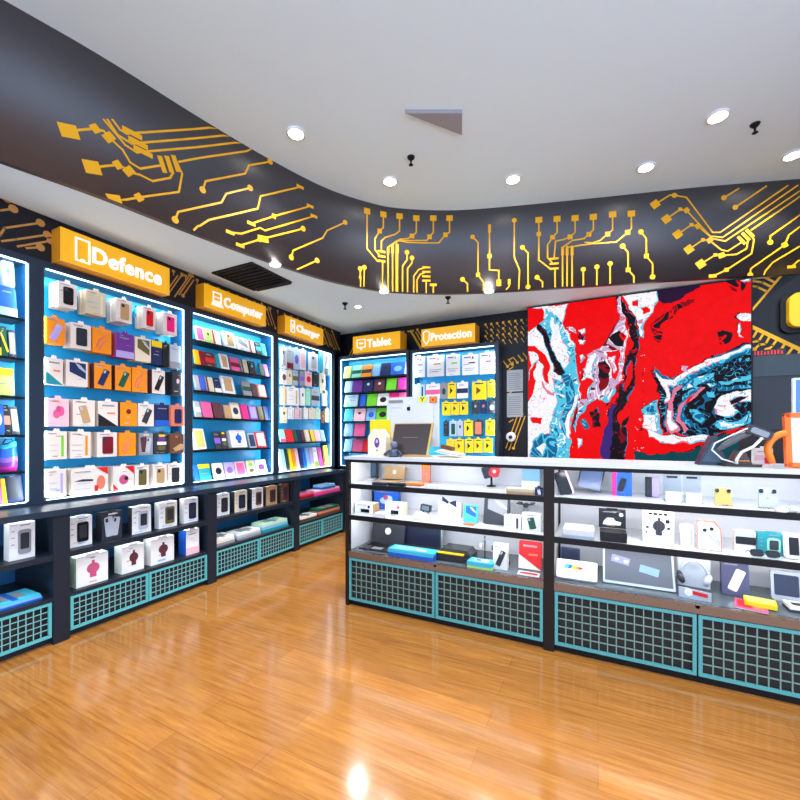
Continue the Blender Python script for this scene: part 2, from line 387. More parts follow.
circuit(fb, fplace, fascia_sz, 600, 110, 4, [
 ([(50,418),(50,480),(30,497),(0,522),(-30,532),(-60,530)], 's.'), ([(125,415),(125,475),(110,490),(65,528),(-40,536),(-132,550)], 's.'), ([(163,488),(185,515),(185,585),(210,615),(210,668)], 'oo'),
 ([(90,545),(112,570),(112,640),(135,665),(135,690)], 'o.'), ([(40,615),(40,693)], 'o.'), ([(220,378),(280,340),(297,342)], '.o'),
 ([(297,342),(345,350),(450,490),(480,490),(750,303)], '..'), ([(265,437),(320,398),(345,402),(440,505),(490,510),(790,302)], '..'), ([(310,498),(365,460),(390,465),(450,515),(500,525),(850,290)], '..'),
 ([(355,558),(410,520),(437,522),(485,560),(510,565),(565,530)], '..'), ([(402,617),(460,580),(485,582),(545,578),(585,555),(592,520)], '..'),
 ([(450,665),(505,640),(605,575),(615,520),(600,490)], '..'), ([(605,480),(850,312)], '..'), ([(665,305),(540,390)], '.o'), ([(555,314),(495,352)], '.o'),
 ([(680,530),(680,505),(850,385)], 'o.'), ([(600,660),(602,635),(738,540),(755,500),(850,430)], 'o.'), ([(655,660),(660,645),(690,610),(850,515)], '..'), ([(765,628),(790,605),(850,580)], 'b.')],
 [(220,378,0.075,0.075,0.6),(265,437,0.075,0.075,0.6),(310,498,0.075,0.075,0.6),(355,558,0.075,0.075,0.6),(402,617,0.075,0.075,0.6),(345,402,0.05,0.05,0.6),(390,465,0.05,0.05,0.6),(437,522,0.05,0.05,0.6),(485,582,0.06,0.05,0.3),(450,666,0.07,0.04),
  (565,522,0.03,0.10,0.7),(582,507,0.03,0.10,0.7),(598,494,0.03,0.10,0.7),(738,540,0.05,0.05,0.5),(320,398,0.035,0.035),(365,460,0.035,0.035),(410,520,0.035,0.035),(460,580,0.035,0.035),(505,640,0.04,0.04),(185,585,0.045,0.045),(112,640,0.045,0.045),(30,497,0.05,0.05),(110,490,0.05,0.05)])
o = fb.build('trim_1', ['fasc', 'gold']); struct(o)
# lower ceiling slab
pl = [curve_at(s, -0.02) for s in SL]+[(1.73, 5.25), (-3.88, 5.25), (-3.88, -1.2)]
o = MB().hslab(pl, CZL, CZL+0.05).build('ceiling', 'ceil'); struct(o)
# ---- printed wall surfaces with circuit lines
def pXY(X):  # points (Y, z) on a plane facing +X
    return lambda a, z, off: (X+off, a, z)
def pYX(Y):  # points (X, z) on a plane facing -Y
    return lambda a, z, off: (a, Y-off, z)
# bulkhead above the wall cabinets on the left
wl = MB(); wl.box(XW, XF-0.02, -2.0, 4.98, 2.56, CZL-0.001, 'black'); wl.cur = 1
cX = lambda X: (lambda px, py: onX(px, py, X)[:2])
cY = lambda Y: (lambda px, py: onY(px, py, Y)[:2])
XB = XF-0.02
circuit(wl, pXY(XB), cX(XB), 0, 180, 5.714, [([(-60,190),(0,175),(75,165)], '.o'), ([(-40,345),(0,315),(25,275),(230,245)], '.o'), ([(10,350),(90,340),(270,313)], '.o'), ([(100,380),(290,348)], '.o'), ([(0,90),(40,125),(65,125)], '..'), ([(150,390),(230,385)], '.o')], [], 0.013)
def diag_field(mb, place, a0, a1, z0, z1, step, sl, w=0.012, seed=3):
    R = random.Random(seed); a = a0
    while a < a1:
        za = z0+R.random()*0.05; zb = z1-R.random()*0.06; da = (zb-za)*sl
        A = (a, za); B = (a+da, zb)
        if B[0] < a1+0.05 and B[0] > a0-0.05:
            strip_surface(mb, place, A, B, w, 0.003)
            q = R.choice((A, B)); poly_surface(mb, place, ell(q[0], q[1], 0.018, 0.018, 10), 0.0036)
        a += step*(0.7+0.6*R.random())
diag_field(wl, pXY(XB), 2.26, 2.54, 2.60, 2.86, 0.045, 0.6, seed=1); diag_field(wl, pXY(XB), 3.37, 3.64, 2.60, 2.86, 0.05, -0.5, seed=2)
diag_field(wl, pXY(XB), 4.42, 4.97, 2.60, 2.86, 0.045, -0.7, seed=5)
for i in range(26):
    a = 1.5+i*0.12
    poly_surface(wl, pXY(XB), rrect(a, 2.835, 0.03, 0.022, 0.002, 1), 0.0036)
    strip_surface(wl, pXY(XB), (a, 2.835), (a, 2.80), 0.01, 0.003)
o = wl.build('trim_2', ['walld', 'copper']); struct(o)
o = MB().box(XW, XF-0.01, -2.0, 0.22, 0, 2.559).build('trim_3', 'walld'); struct(o)
# back wall
wb = MB(); wb.box(XW-0.12, 3.4, YW, YW+0.15, 0, CZU, 'black'); wb.cur = 1
P_ = pYX(YW)
diag_field(wb, P_, -3.40, -2.95, 2.52, 2.80, 0.05, 0.6, seed=8); diag_field(wb, P_, -2.36, -2.0, 2.50, 2.82, 0.04, -0.6, seed=9)
for i in range(10): poly_surface(wb, P_, ell(-3.0+i*0.075, 2.80, 0.014, 0.014, 10), 0.0036)
for r in range(4):
    for i in range(9):
        a = -1.30+i*0.075; z = 2.76-r*0.075
        if r % 2 == 0 or i % 2: poly_surface(wb, P_, rrect(a, z, 0.026, 0.026, 0.002, 1), 0.0036)
        strip_surface(wb, P_, (a, z), (a+0.03, z-0.05), 0.008, 0.003)
for i in range(8):
    a = -1.02+i*0.06; strip_surface(wb, P_, (a, 2.20+0.02*i), (a-0.05, 2.27+0.02*i), 0.012, 0.003); poly_surface(wb, P_, ell(a, 2.20+0.02*i, 0.018, 0.018, 10), 0.0036)
diag_field(wb, P_, -1.04, -0.80, 1.15, 1.62, 0.05, 0.35, seed=12)
for i in range(14):
    for a in (-1.00, -0.745): strip_surface(wb, P_, (a, 1.5+i*0.06), (a+0.05, 1.53+i*0.06), 0.012, 0.003)
# large gold tracks to the right of the video wall
circuit(wb, P_, cY(YW), 720, 260, 5.714, [([(345,95),(180,290)], '..'), ([(160,375),(457,515),(620,590)], '..'), ([(185,120),(240,128),(285,150)], '..'), ([(185,150),(215,155),(265,180)], '..'), ([(245,95),(305,125)], '..'),
 ([(215,400),(190,440)], '..'), ([(250,418),(222,462),(180,470)], '..'), ([(285,435),(260,480),(225,485),(190,515)], '.o'), ([(325,455),(300,490),(270,515)], '.o'), ([(370,478),(350,510),(310,520),(290,545)], '..'), ([(415,500),(385,540)], '..'), ([(455,520),(440,560)], '..')], [], 0.02)
strip_surface(wb, P_, onY(751,326.5,YW)[:2], onY(806,352.5,YW)[:2], 0.035, 0.004)
o = wb.build('wall_back', ['walld', 'gold']); struct(o)
# ================================================================== ceiling fittings
UP = [(296,133),(390,181),(513,179),(646,167),(793,155),(718,116)]
lampdat = {}
def downlight(x, y, z, r, label, grp, power, cone=120, blend=0.6, rad=0.06, lit=True):
    e = empty('downlight', (x, y, z-0.012), 0, label, 'ceiling light', grp)
    rp = MB(); 
    rp.lathe([(r*1.0,0.012),(r*1.0,0.0),(r*1.25,0.0),(r*1.28,0.006),(r*1.25,0.012)], n=28, caps=False)
    rp.build('trim_ring', 'trimring', e); MB().lathe([(r*0.6,0.001),(r*0.96,0.004),(r*0.96,0.011)], n=24).build('diffuser', 'lamp', e)
    if lit:
        key = (power, cone, rad)
        if key not in lampdat:
            L = bpy.data.lights.new('lamp', 'SPOT'); L.energy = power; L.spot_size = math.radians(cone); L.spot_blend = blend; L.shadow_soft_size = rad; L.color = (0.93, 0.965, 1.0); lampdat[key] = L
        l = bpy.data.objects.new('lamp', lampdat[key]); COL.objects.link(l); l.location = (0,0,-0.02); l.parent = e
    return e
ul = ['round ceiling downlight nearest the left end of the curved dark band', 'round downlight on the high ceiling, above the squares of the band', 'round downlight on the high ceiling, third from the left', 'round downlight on the high ceiling, above the video wall',
      'round downlight on the high ceiling at the far right', 'round downlight on the high ceiling, nearest above the video wall']
for (px, py), lb in zip(UP, ul):
    X, Y, k = onZ(px, py, CZU)
    downlight(X, Y, CZU, 0.06, lb, 'downlights in the high ceiling', 105)
# the rest of the same lamp rows, unseen outside the frame, added for light
for i, (X, Y) in enumerate([(-1.6,0.9),(-0.2,1.0),(1.2,1.1),(-1.6,-0.6),(-0.2,-0.6),(1.2,-0.6),(2.3,1.8),(2.3,0.2)]):
    downlight(X, Y, CZU, 0.06, 'unseen round downlight added to the high ceiling above the frame, number %s of that row' % ('one','two','three','four','five','six','seven','eight')[i], 'downlights in the high ceiling', 105)
for (px, py, lb) in [(275,264,'round downlight on the low ceiling in front of the black vent'),(384,291,'round downlight at the edge of the low ceiling above the Tablet sign'),(489,291,'round downlight at the edge of the low ceiling above the Protection bay'),(358,306,'small dim downlight on the low ceiling near the back left corner')]:
    X, Y, k = onZ(px, py, CZL); downlight(X, Y, CZL, 0.045 if px != 358 else 0.035, lb, 'downlights in the low ceiling', 45)
for i, (X, Y) in enumerate([(-3.2, 1.5), (-3.3, 0.3)]):
    pass
def sprinkler(x, y, z, label, nm='sprinkler_head'):
    e = empty(nm, (x, y, z), 0, label, 'sprinkler', 'sprinkler heads in the ceilings')
    MB().lathe([(0.012,-0.03),(0.03,-0.012),(0.034,0.0)], n=16).build('rose', 'black', e)
    MB().lathe([(0.004,-0.075),(0.02,-0.072),(0.02,-0.068),(0.008,-0.066),(0.008,-0.03)], n=14).build('deflector', 'black', e)
for (px, py, z, lb) in [(411,157,CZU,'black sprinkler head on the high ceiling, left of centre'),(755,124,CZU,'black sprinkler head on the high ceiling at the right'),(345,303,CZL,'tiny sprinkler head on the low ceiling near the back corner'),(448,297,CZL,'tiny sprinkler head on the low ceiling above the Protection bay')]:
    X, Y, k = onZ(px, py, z); sprinkler(X, Y, z, lb)
# slotted black air vent in the low ceiling
A = onZ(220,275,CZL); Bc = onZ(252,267,CZL); Cc = onZ(290,284,CZL)
vx, vy = onZ(253,277,CZL)[:2]
e = empty('ceiling_vent', (vx, vy, CZL), 0, 'square black slotted air vent in the low ceiling above the Computer sign', 'air vent')
vb = MB(); q = 0.26
for r0, r1 in ((q, q-0.03),):
    vb.box(-r0, r0, -r0, -r1, -0.014, 0).box(-r0, r0, r1, r0, -0.014, 0).box(-r0, -r1, -r1, r1, -0.014, 0).box(r1, r0, -r1, r1, -0.014, 0)
vb.build('frame', 'ventb', e)
MB().box(-q+0.03, q-0.03, -q+0.03, q-0.03, -0.002, -0.0005).build('backing_or_shadow', 'black', e)
for i in range(9):
    y = -q+0.06+i*0.06
    MB().box(-q+0.03, q-0.03, y-0.014, y+0.006, -0.013, -0.003).build('slat', 'grey' if False else 'ventb', e)
# grey slab standing in for the high ceiling's air-conditioning recess at the top edge
p1 = onZ(462,134,CZU-0.02); p2 = onZ(462,112,CZU-0.02); p3 = onZ(405,112,CZU-0.02)
o = MB().hslab([(p1[0],p1[1]),(p2[0],p2[1]),(p3[0],p3[1])], CZU-0.03, CZU).build('trim_4', mat('grey_recess', (150,150,152), 0.7)); struct(o)
# ================================================================== furniture
def make_door(parent, x0, x1, z0, z1, y, cell, fw=0.018, mf='teal', mg='grid'):
    """teal grid door: frame and welded grid, facing -Y of the parent"""
    d = MB(); d.box(x0, x1, y-0.012, y, z0, z0+fw).box(x0, x1, y-0.012, y, z1-fw, z1).box(x0, x0+fw, y-0.012, y, z0+fw, z1-fw).box(x1-fw, x1, y-0.012, y, z0+fw, z1-fw)
    do = d.build('door', mf, parent)
    wb_ = 0.0022 if mg == 'grid' else 0.003; g = MB(); nx = max(2, round((x1-x0-2*fw)/cell)); nz = max(2, round((z1-z0-2*fw)/cell))
    for i in range(1, nx):
        x = x0+fw+(x1-x0-2*fw)*i/nx; g.box(x-wb_, x+wb_, y-0.009, y-0.004, z0+fw, z1-fw)
    for i in range(1, nz):
        z = z0+fw+(z1-z0-2*fw)*i/nz; g.box(x0+fw, x1-fw, y-0.007, y-0.002, z-wb_, z+wb_)
    g.build('grid', mg, do)
def led(parent, x0, x1, y0, y1, z0, z1, m='led'):
    MB().box(x0, x1, y0, y1, z0, z1).build('led_strip', m, parent)
# ---- low units on the left (local x runs along the wall, front faces -Y before turning)
XL = -3.12                      # front plane of the low units
DECK, MID, LEDGE = 0.300, 0.575, 0.862
def base_unit(loc, rz, w, depth, doors, label, cat='cabinet', grp='low shelf units under the wall bays'):
    e = empty('base_cabinet', loc, rz, label, cat, grp)
    t = 0.022
    for x0_, x1_, s0, s1 in ((0, 0.045, 0, t), (w-0.045, w, w-t, w)):
        MB().box(x0_, x1_, 0, 0.06, 0, LEDGE-0.04).build('post', 'char', e)
        MB().box(s0, s1, 0.06, depth, 0, LEDGE-0.04).build('side_panel', 'char', e)
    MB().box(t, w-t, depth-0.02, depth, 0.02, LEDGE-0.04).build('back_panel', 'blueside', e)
    MB().box(t, w-t, 0.05, 0.07, 0.0, 0.045).build('kickboard', 'char', e)
    MB().box(t, w-t, 0.045, 0.05, 0.046, DECK-0.022).build('lining', 'hole', e)
    MB().box(t, w-t, 0.004, depth-0.02, DECK-0.022, DECK).build('shelf', 'char', e)
    MB().box(t, w-t, 0.004, depth-0.02, MID-0.035, MID).build('shelf', 'char', e)
    inner0, inner1 = 0.047, w-0.047
    for k in range(doors):
        a = inner0+(inner1-inner0)*k/doors+0.003; c = inner0+(inner1-inner0)*(k+1)/doors-0.003
        make_door(e, a, c, 0.05, DECK-0.026, 0.018, 0.036)
    for zz in (LEDGE-0.042, MID-0.0395):  # added strips and lamps to light the shelves, tucked out of sight
        led(e, 0.06, w-0.06, 0.066, 0.072, zz, zz+0.0035)
        strip_lamp(e, (w/2, 0.082, zz-0.002), (math.radians(35), 0, 0), w-0.14, 0.012, 1.0)
    return e
BY = [0.215, 1.345, 2.475, 3.605, 4.58]
blab = ['dark low shelf unit at the left edge, holding a blue flat box', 'dark low shelf unit below the Defence sign, with two teal grid doors', 'dark low shelf unit below the Computer sign, with five boxes on its upper shelf', 'dark low shelf unit nearest the back corner, with flat packs on its shelves']
for i in range(4):
    base_unit((XL, BY[i], 0), PI/2, BY[i+1]-BY[i], XL-XF+0.30-0.02, 2, blab[i])
MB_ = MB().box(XF+0.002, XL+0.012, 0.215, 4.58, LEDGE-0.038, LEDGE).box(XF-0.28, XF+0.002, 0.215, 4.58, LEDGE-0.038, LEDGE)
tag(MB_.build('worktop', 'frame'), 'long dark glossy ledge running over the low units along the left wall', 'worktop')
# ---- wall cabinets
BP = (2.4, 0.9, 4.2)
def wall_bay(loc, rz, w, z0, z1, depth, pl, pr, label, back='cyan', shelves=(), protr=0.0, grp='lit blue wall display bays', side_led='both', shdepth=None):
    """frame of posts with a blue lit recess; front plane at local y=0"""
    e = empty('display_cabinet', loc, rz, label, 'display cabinet', grp)
    b = MB(); b.box(0, pl, 0, depth, z0, z1); b.box(w-pr, w, 0, depth, z0, z1)
    b.box(pl, w-pr, 0, depth, z1-0.045, z1); b.box(pl, w-pr, 0, depth, z0, z0+0.022)
    b.build('frame', 'frame', e)
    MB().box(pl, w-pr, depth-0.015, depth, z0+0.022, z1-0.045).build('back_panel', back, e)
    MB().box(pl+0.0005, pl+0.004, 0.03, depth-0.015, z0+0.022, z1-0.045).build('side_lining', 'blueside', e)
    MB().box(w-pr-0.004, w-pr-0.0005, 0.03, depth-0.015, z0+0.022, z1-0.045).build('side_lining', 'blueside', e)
    ta, tb_ = (0.002, 0.010) if rz > 0.1 else (0.010, 0.002)      # slim strip, and a broad one on the other side
    da_, db_ = (0.034, 0.006) if rz > 0.1 else (0.006, 0.034)
    led(e, pl+0.0045, pl+0.0045+ta, da_, da_+0.010, z0+0.03, z1-0.05); led(e, w-pr-0.0045-tb_, w-pr-0.0045, db_, db_+0.010, z0+0.03, z1-0.05)
    led(e, pl+0.016, w-pr-0.016, 0.004, 0.016, z1-0.054, z1-0.046); led(e, pl+0.016, w-pr-0.016, 0.004, 0.012, z0+0.023, z0+0.029)
    hz = z1-z0-0.1; sd = PI/2; pw = 0.85 if rz > 0.1 else 0.5
    strip_lamp(e, (w/2, 0.024, z1-0.052), (math.radians(50), 0, 0), w-pl-pr-0.05, 0.012, BP[0]*pw)
    strip_lamp(e, (w/2, 0.024, z0+0.036), (math.radians(130), 0, 0), w-pl-pr-0.05, 0.012, BP[1]*pw)
    strip_lamp(e, (pl+0.012, 0.026, (z0+z1)/2), (PI/2, sd, math.radians(-40)), hz, 0.012, BP[2]*pw)
    strip_lamp(e, (w-pr-0.012, 0.026, (z0+z1)/2), (PI/2, sd, math.radians(40)), hz, 0.012, BP[2]*pw)
    for z in shelves:
        MB().box(pl+0.018, w-pr-0.018, 0.018, depth-0.016, z-0.016, z).build('shelf', 'black', e)
    return e
UY = [0.215, 1.345, 2.480, 3.615, 4.80]
Z0, Z1 = LEDGE+0.001, 2.555
SH_COMP = [2.262, 2.025, 1.775, 1.512, 1.190]
SH_CHAR = [1.245]
SH_LEFT = [2.125, 1.86, 1.60, 1.345, 1.10]
bays = []
ulab = ['blue lit wall bay with black shelves cut off by the left edge', 'blue lit wall bay of hanging phone cases under the Defence sign', 'blue lit wall bay of leaning folios under the Computer sign', 'blue lit wall bay of small packets under the Charger sign']
for i in range(4):
    w = UY[i+1]-UY[i]
    bays.append(wall_bay((XF, UY[i], 0), PI/2, w, Z0, Z1, 0.22, 0.04, 0.04 if i < 3 else 0.07, ulab[i], shelves=(SH_LEFT, (), SH_COMP, SH_CHAR)[i]))
# ---- back wall cabinets, each with a plain lower half behind the counter
YB = 4.86
SH_TAB = [2.165, 1.955, 1.745, 1.535, 1.315, 1.09]
bt = wall_bay((-3.43, YB, 0), 0, 1.15, Z0, 2.485, 0.235, 0.035, 0.04, 'blue lit back-wall bay of tablet cases under the Tablet sign', shelves=SH_TAB, grp='lit blue back wall bays')
bp_ = wall_bay((-2.26, YB, 0), 0, 1.18, Z0, 2.475, 0.235, 0.035, 0.045, 'blue lit back-wall bay of yellow packs under the Protection sign', grp='lit blue back wall bays')
for (x, w, lb) in ((-3.10, 0.83, 'dark low cupboard against the back wall under the Tablet bay'), (-2.26, 1.18, 'dark low cupboard against the back wall under the Protection bay')):
    e = empty('base_cabinet', (x, 4.62, 0), 0, lb, 'cabinet', 'low cupboards on the back wall')
    MB().box(0, w, 0.02, 0.47, 0.0, LEDGE).build('body', 'char', e)
    for k in range(2): MB().box(0.02+k*w/2, w/2-0.02+k*w/2+0.01, 0.0, 0.018, 0.06, LEDGE-0.03).build('door', 'frame', e)
# ---- signs
def sign(loc, rz, w, h, d, txt, label, icon, tfrac, ifrac, thz):
    e = empty('shop_sign', loc, rz, label, 'sign', 'yellow signs over the bays')
    b = MB(); b.box(0, w, 0.002, d, 0, h); b.cur = 1; b.box(0.0, w, 0, 0.002, 0, h); b.build('box', ['signs', 'signy'], e)
    text_mesh(txt, thz, 0.006, 0.0035*thz/0.13, 'lettering', 'letter', e, (tfrac[0]*w, -0.006, h*0.5-thz*0.35), (PI/2,0,0), (tfrac[1]-tfrac[0])*w)
    ib = MB(); x0, x1 = ifrac[0]*w, ifrac[1]*w; zc = h*0.5; t = 0.011; iw = x1-x0
    def ring(cx, cz, ww, hh, tt): 
        ib.box(cx-ww/2, cx-ww/2+tt, -0.008, 0, cz-hh/2, cz+hh/2); ib.box(cx+ww/2-tt, cx+ww/2, -0.008, 0, cz-hh/2, cz+hh/2)
        ib.box(cx-ww/2+tt, cx+ww/2-tt, -0.008, 0, cz+hh/2-tt, cz+hh/2); ib.box(cx-ww/2+tt, cx+ww/2-tt, -0.008, 0, cz-hh/2, cz-hh/2+tt)
    if icon == 'phone': ring((x0+x1)/2, zc, iw, h*0.72, t); ib.box((x0+x1)/2-0.012, (x0+x1)/2+0.012, -0.008, 0, zc-h*0.36+t, zc-h*0.36+t+0.012)
    if icon == 'laptop': ring((x0+x1)/2, zc+h*0.08, iw*0.72, h*0.42, t); ib.slab([(x0,zc-h*0.32),(x1,zc-h*0.32),(x1-iw*0.12,zc-h*0.16),(x0+iw*0.12,zc-h*0.16)], -0.008, 0); ib.box((x0+x1)/2-0.03, (x0+x1)/2+0.03, -0.008, 0, zc+h*0.05, zc+h*0.09)
    if icon == 'charger': ring((x0+x1)/2, zc, iw*0.62, h*0.70, t); ib.slab([((x0+x1)/2+0.012,zc+0.045),((x0+x1)/2-0.018,zc-0.005),((x0+x1)/2,zc-0.005),((x0+x1)/2-0.01,zc-0.05),((x0+x1)/2+0.02,zc+0.008),((x0+x1)/2+0.002,zc+0.008)], -0.008, 0)
    if icon == 'tablet': ring((x0+x1)/2, zc+h*0.04, iw, h*0.50, t); ib.slab([((x0+x1)/2-0.03,zc-h*0.21),((x0+x1)/2,zc-h*0.36),((x0+x1)/2+0.03,zc-h*0.21)], -0.008, 0); ib.box((x0+x1)/2-0.03, (x0+x1)/2+0.03, -0.008, 0, zc, zc+0.02)
    if icon == 'shield': 
        o_ = [((x0+x1)/2+a*iw*0.42, zc+c*h*0.4) for a, c in ((-1,0.75),(0,1),(1,0.75),(0.9,-0.3),(0,-1),(-0.9,-0.3))]
        for i in range(6):
            A, B = o_[i], o_[(i+1)%6]; dx, dz = B[0]-A[0], B[1]-A[1]; l = math.hypot(dx, dz); nx, nz = -dz/l*t/2, dx/l*t/2
            ib.slab([(A[0]-nx,A[1]-nz),(B[0]-nx,B[1]-nz),(B[0]+nx,B[1]+nz),(A[0]+nx,A[1]+nz)], -0.008, 0)
    ib.build('icon', 'letter', e)
    return e
sign((-3.35, 1.435, 2.560), PI/2, 0.79, 0.235, 0.12, 'Defence', 'yellow box sign reading Defence with a phone icon, on the left wall', 'phone', (0.246,0.904), (0.11,0.229), 0.160)
sign((-3.35, 2.565, 2.560), PI/2, 0.785, 0.225, 0.12, 'Computer', 'yellow box sign reading Computer with a laptop icon, on the left wall', 'laptop', (0.285,0.929), (0.097,0.273), 0.135)
sign((-3.35, 3.66, 2.560), PI/2, 0.74, 0.215, 0.12, 'Charger', 'yellow box sign reading Charger, last on the left wall', 'charger', (0.27,0.875), (0.093,0.26), 0.125)
sign((-3.10, 4.75, 2.486), 0, 0.745, 0.235, 0.20, 'Tablet', 'yellow box sign reading Tablet on the back wall', 'tablet', (0.32,0.82), (0.09,0.28), 0.155)
sign((-2.05, 4.75, 2.476), 0, 0.71, 0.225, 0.20, 'Protection', 'yellow box sign reading Protection on the back wall', 'shield', (0.19,0.94), (0.03,0.17), 0.14)
# ---- glass counter
CPW = 3.0; CY = 2.635; CD = 0.50; CT = 1.150; CX0, CX1, CX2 = -1.79, -0.275, 1.235
LB, LC, LA = 0.712, 0.432, 0.958          # middle, bottom and top display levels
def counter(x0, x1, label):
    e = empty('display_counter', (x0, CY, 0), 0, label, 'display counter', 'glass display counters'); w = x1-x0; p = 0.031
    for a in (0, w-p): 
        MB().box(a, a+p, 0, 0.035, 0, CT).build('post', 'post', e); MB().box(a, a+p, CD-0.03, CD, 0, CT).build('post', 'post', e)
    MB().box(p, w-p, 0.002, 0.03, CT-0.022, CT).build('rail', 'post', e)
    MB().box(p, w-p, CD-0.02, CD-0.008, 0.05, CT-0.002).build('back_panel', 'backw', e)
    for a in (0.006, w-0.016): MB().box(a, a+0.01, 0.036, CD-0.031, 0.05, CT-0.002).build('side_panel', 'backw', e)
    MB().box(p, w-p, 0.03, 0.05, 0, 0.042).build('kickboard', 'black', e)
    MB().box(p, w-p, 0.034, 0.038, 0.045, LC-0.05).build('lining', 'hole', e)
    MB().box(p, w-p, 0.0, 0.03, LC-0.050, LC-0.004).build('sill', 'sill', e)
    MB().box(p, w-p, 0.03, CD-0.021, LC-0.018, LC).build('deck', 'deck', e)
    for z in (LB, LA):
        s = MB(); s.box(p, w-p, 0.022, CD-0.021, z-0.010, z).build('shelf', 'glossw', e)
        MB().box(p, w-p, 0.004, 0.022, z-0.036, z).build('shelf_bar', 'black', e)
    for k in range(2):
        a = p+0.002+(w-2*p)*k/2+0.002; c = p-0.002+(w-2*p)*(k+1)/2-0.002
        make_door(e, a, c, 0.048, LC-0.055, 0.012, 0.046, mf='tealc', mg='gridc')
    MB().box(p+0.001, w-p-0.001, 0.0055, 0.0105, LC+0.001, CT-0.015).build('glass_pane', 'glass', e) if False else None
    for z in (CT-0.001, LA-0.011, LB-0.011):
        led(e, p+0.01, w-p-0.01, 0.031, 0.037, z-0.008, z, 'ledw')
        strip_lamp(e, (w/2, 0.05, z-0.006), (math.radians(28), 0, 0), w-2*p-0.04, 0.02, CPW, (0.95,0.975,0.97))
    for k, (za, zb) in enumerate(((LC+0.002, LB-0.037), (LB+0.002, LA-0.037), (LA+0.002, CT-0.023))):
        MB().box(p+0.002, w-p-0.002, 0.008, 0.012, za, zb).build('glass_pane', 'glass', e)
    MB().lathe([(0.008,-0.012),(0.011,-0.008),(0.011,0.0)], n=14, T=Matrix.Translation((w*0.5, 0.0, LC-0.012)) @ Matrix.Rotation(PI/2, 4, 'X')).build('lock', 'metal', e)
    return e
counter(CX0, CX1, 'left glass display counter with teal grid doors')
counter(CX1, CX2, 'right glass display counter with teal grid doors, cut by the frame')
tb = MB(); tb.box(CX0-0.005, CX2, CY-0.012, CY+CD, CT+0.001, CT+0.024)
tag(tb.build('worktop', 'white'), 'long white worktop lying on the two glass display counters', 'worktop')
WT = CT+0.024
# ================================================================== products
ORD = ['first','second','third','fourth','fifth','sixth','seventh','eighth','ninth','tenth','eleventh','twelfth']
def tx(mb, w, h, y, off, xs=(0.2,0.7), col='grey', th=0.02): mb.slab([((xs[0]-0.5)*w,(y-th/2)*h),((xs[1]-0.5)*w,(y-th/2)*h),((xs[1]-0.5)*w,(y+th/2)*h),((xs[0]-0.5)*w,(y+th/2)*h)], -off, 0, col)
class Face:
    """drawing on the front face of a pack (unit square to w x h), each mark slightly proud of the last"""
    def __init__(s, mb, w, h): s.mb = mb; s.w = w; s.h = h; s.k = 1
    def P(s, pts, col):
        s.mb.slab([((x-0.5)*s.w, y*s.h) for x, y in pts], -0.0005*s.k, 0.0, col); s.k += 1; return s
    def r(s, x0, y0, x1, y1, col): return s.P([(x0,y0),(x1,y0),(x1,y1),(x0,y1)], col)
    def e(s, cx, cy, rx, ry, col): return s.P(ell(cx, cy, rx, ry, 16), col)
    def ph(s, cx, cy, w, h, ang, col, c2='black'):
        a = rrect(0, 0, w*s.w, h*s.h, 0.18*w*s.w, 3, math.radians(ang)); s.P([(cx+x/s.w, cy+y/s.h) for x, y in a], col)
        a = rrect(0, 0, 0.32*w*s.w, 0.2*h*s.h, 0.1*w*s.w, 2, math.radians(ang)); ca, sa = math.cos(math.radians(ang)), math.sin(math.radians(ang))
        ox, oy = -0.22*w*s.w, 0.34*h*s.h; ox, oy = ox*ca-oy*sa, ox*sa+oy*ca
        return s.P([(cx+(x+ox)/s.w, cy+(y+oy)/s.h) for x, y in a], c2)
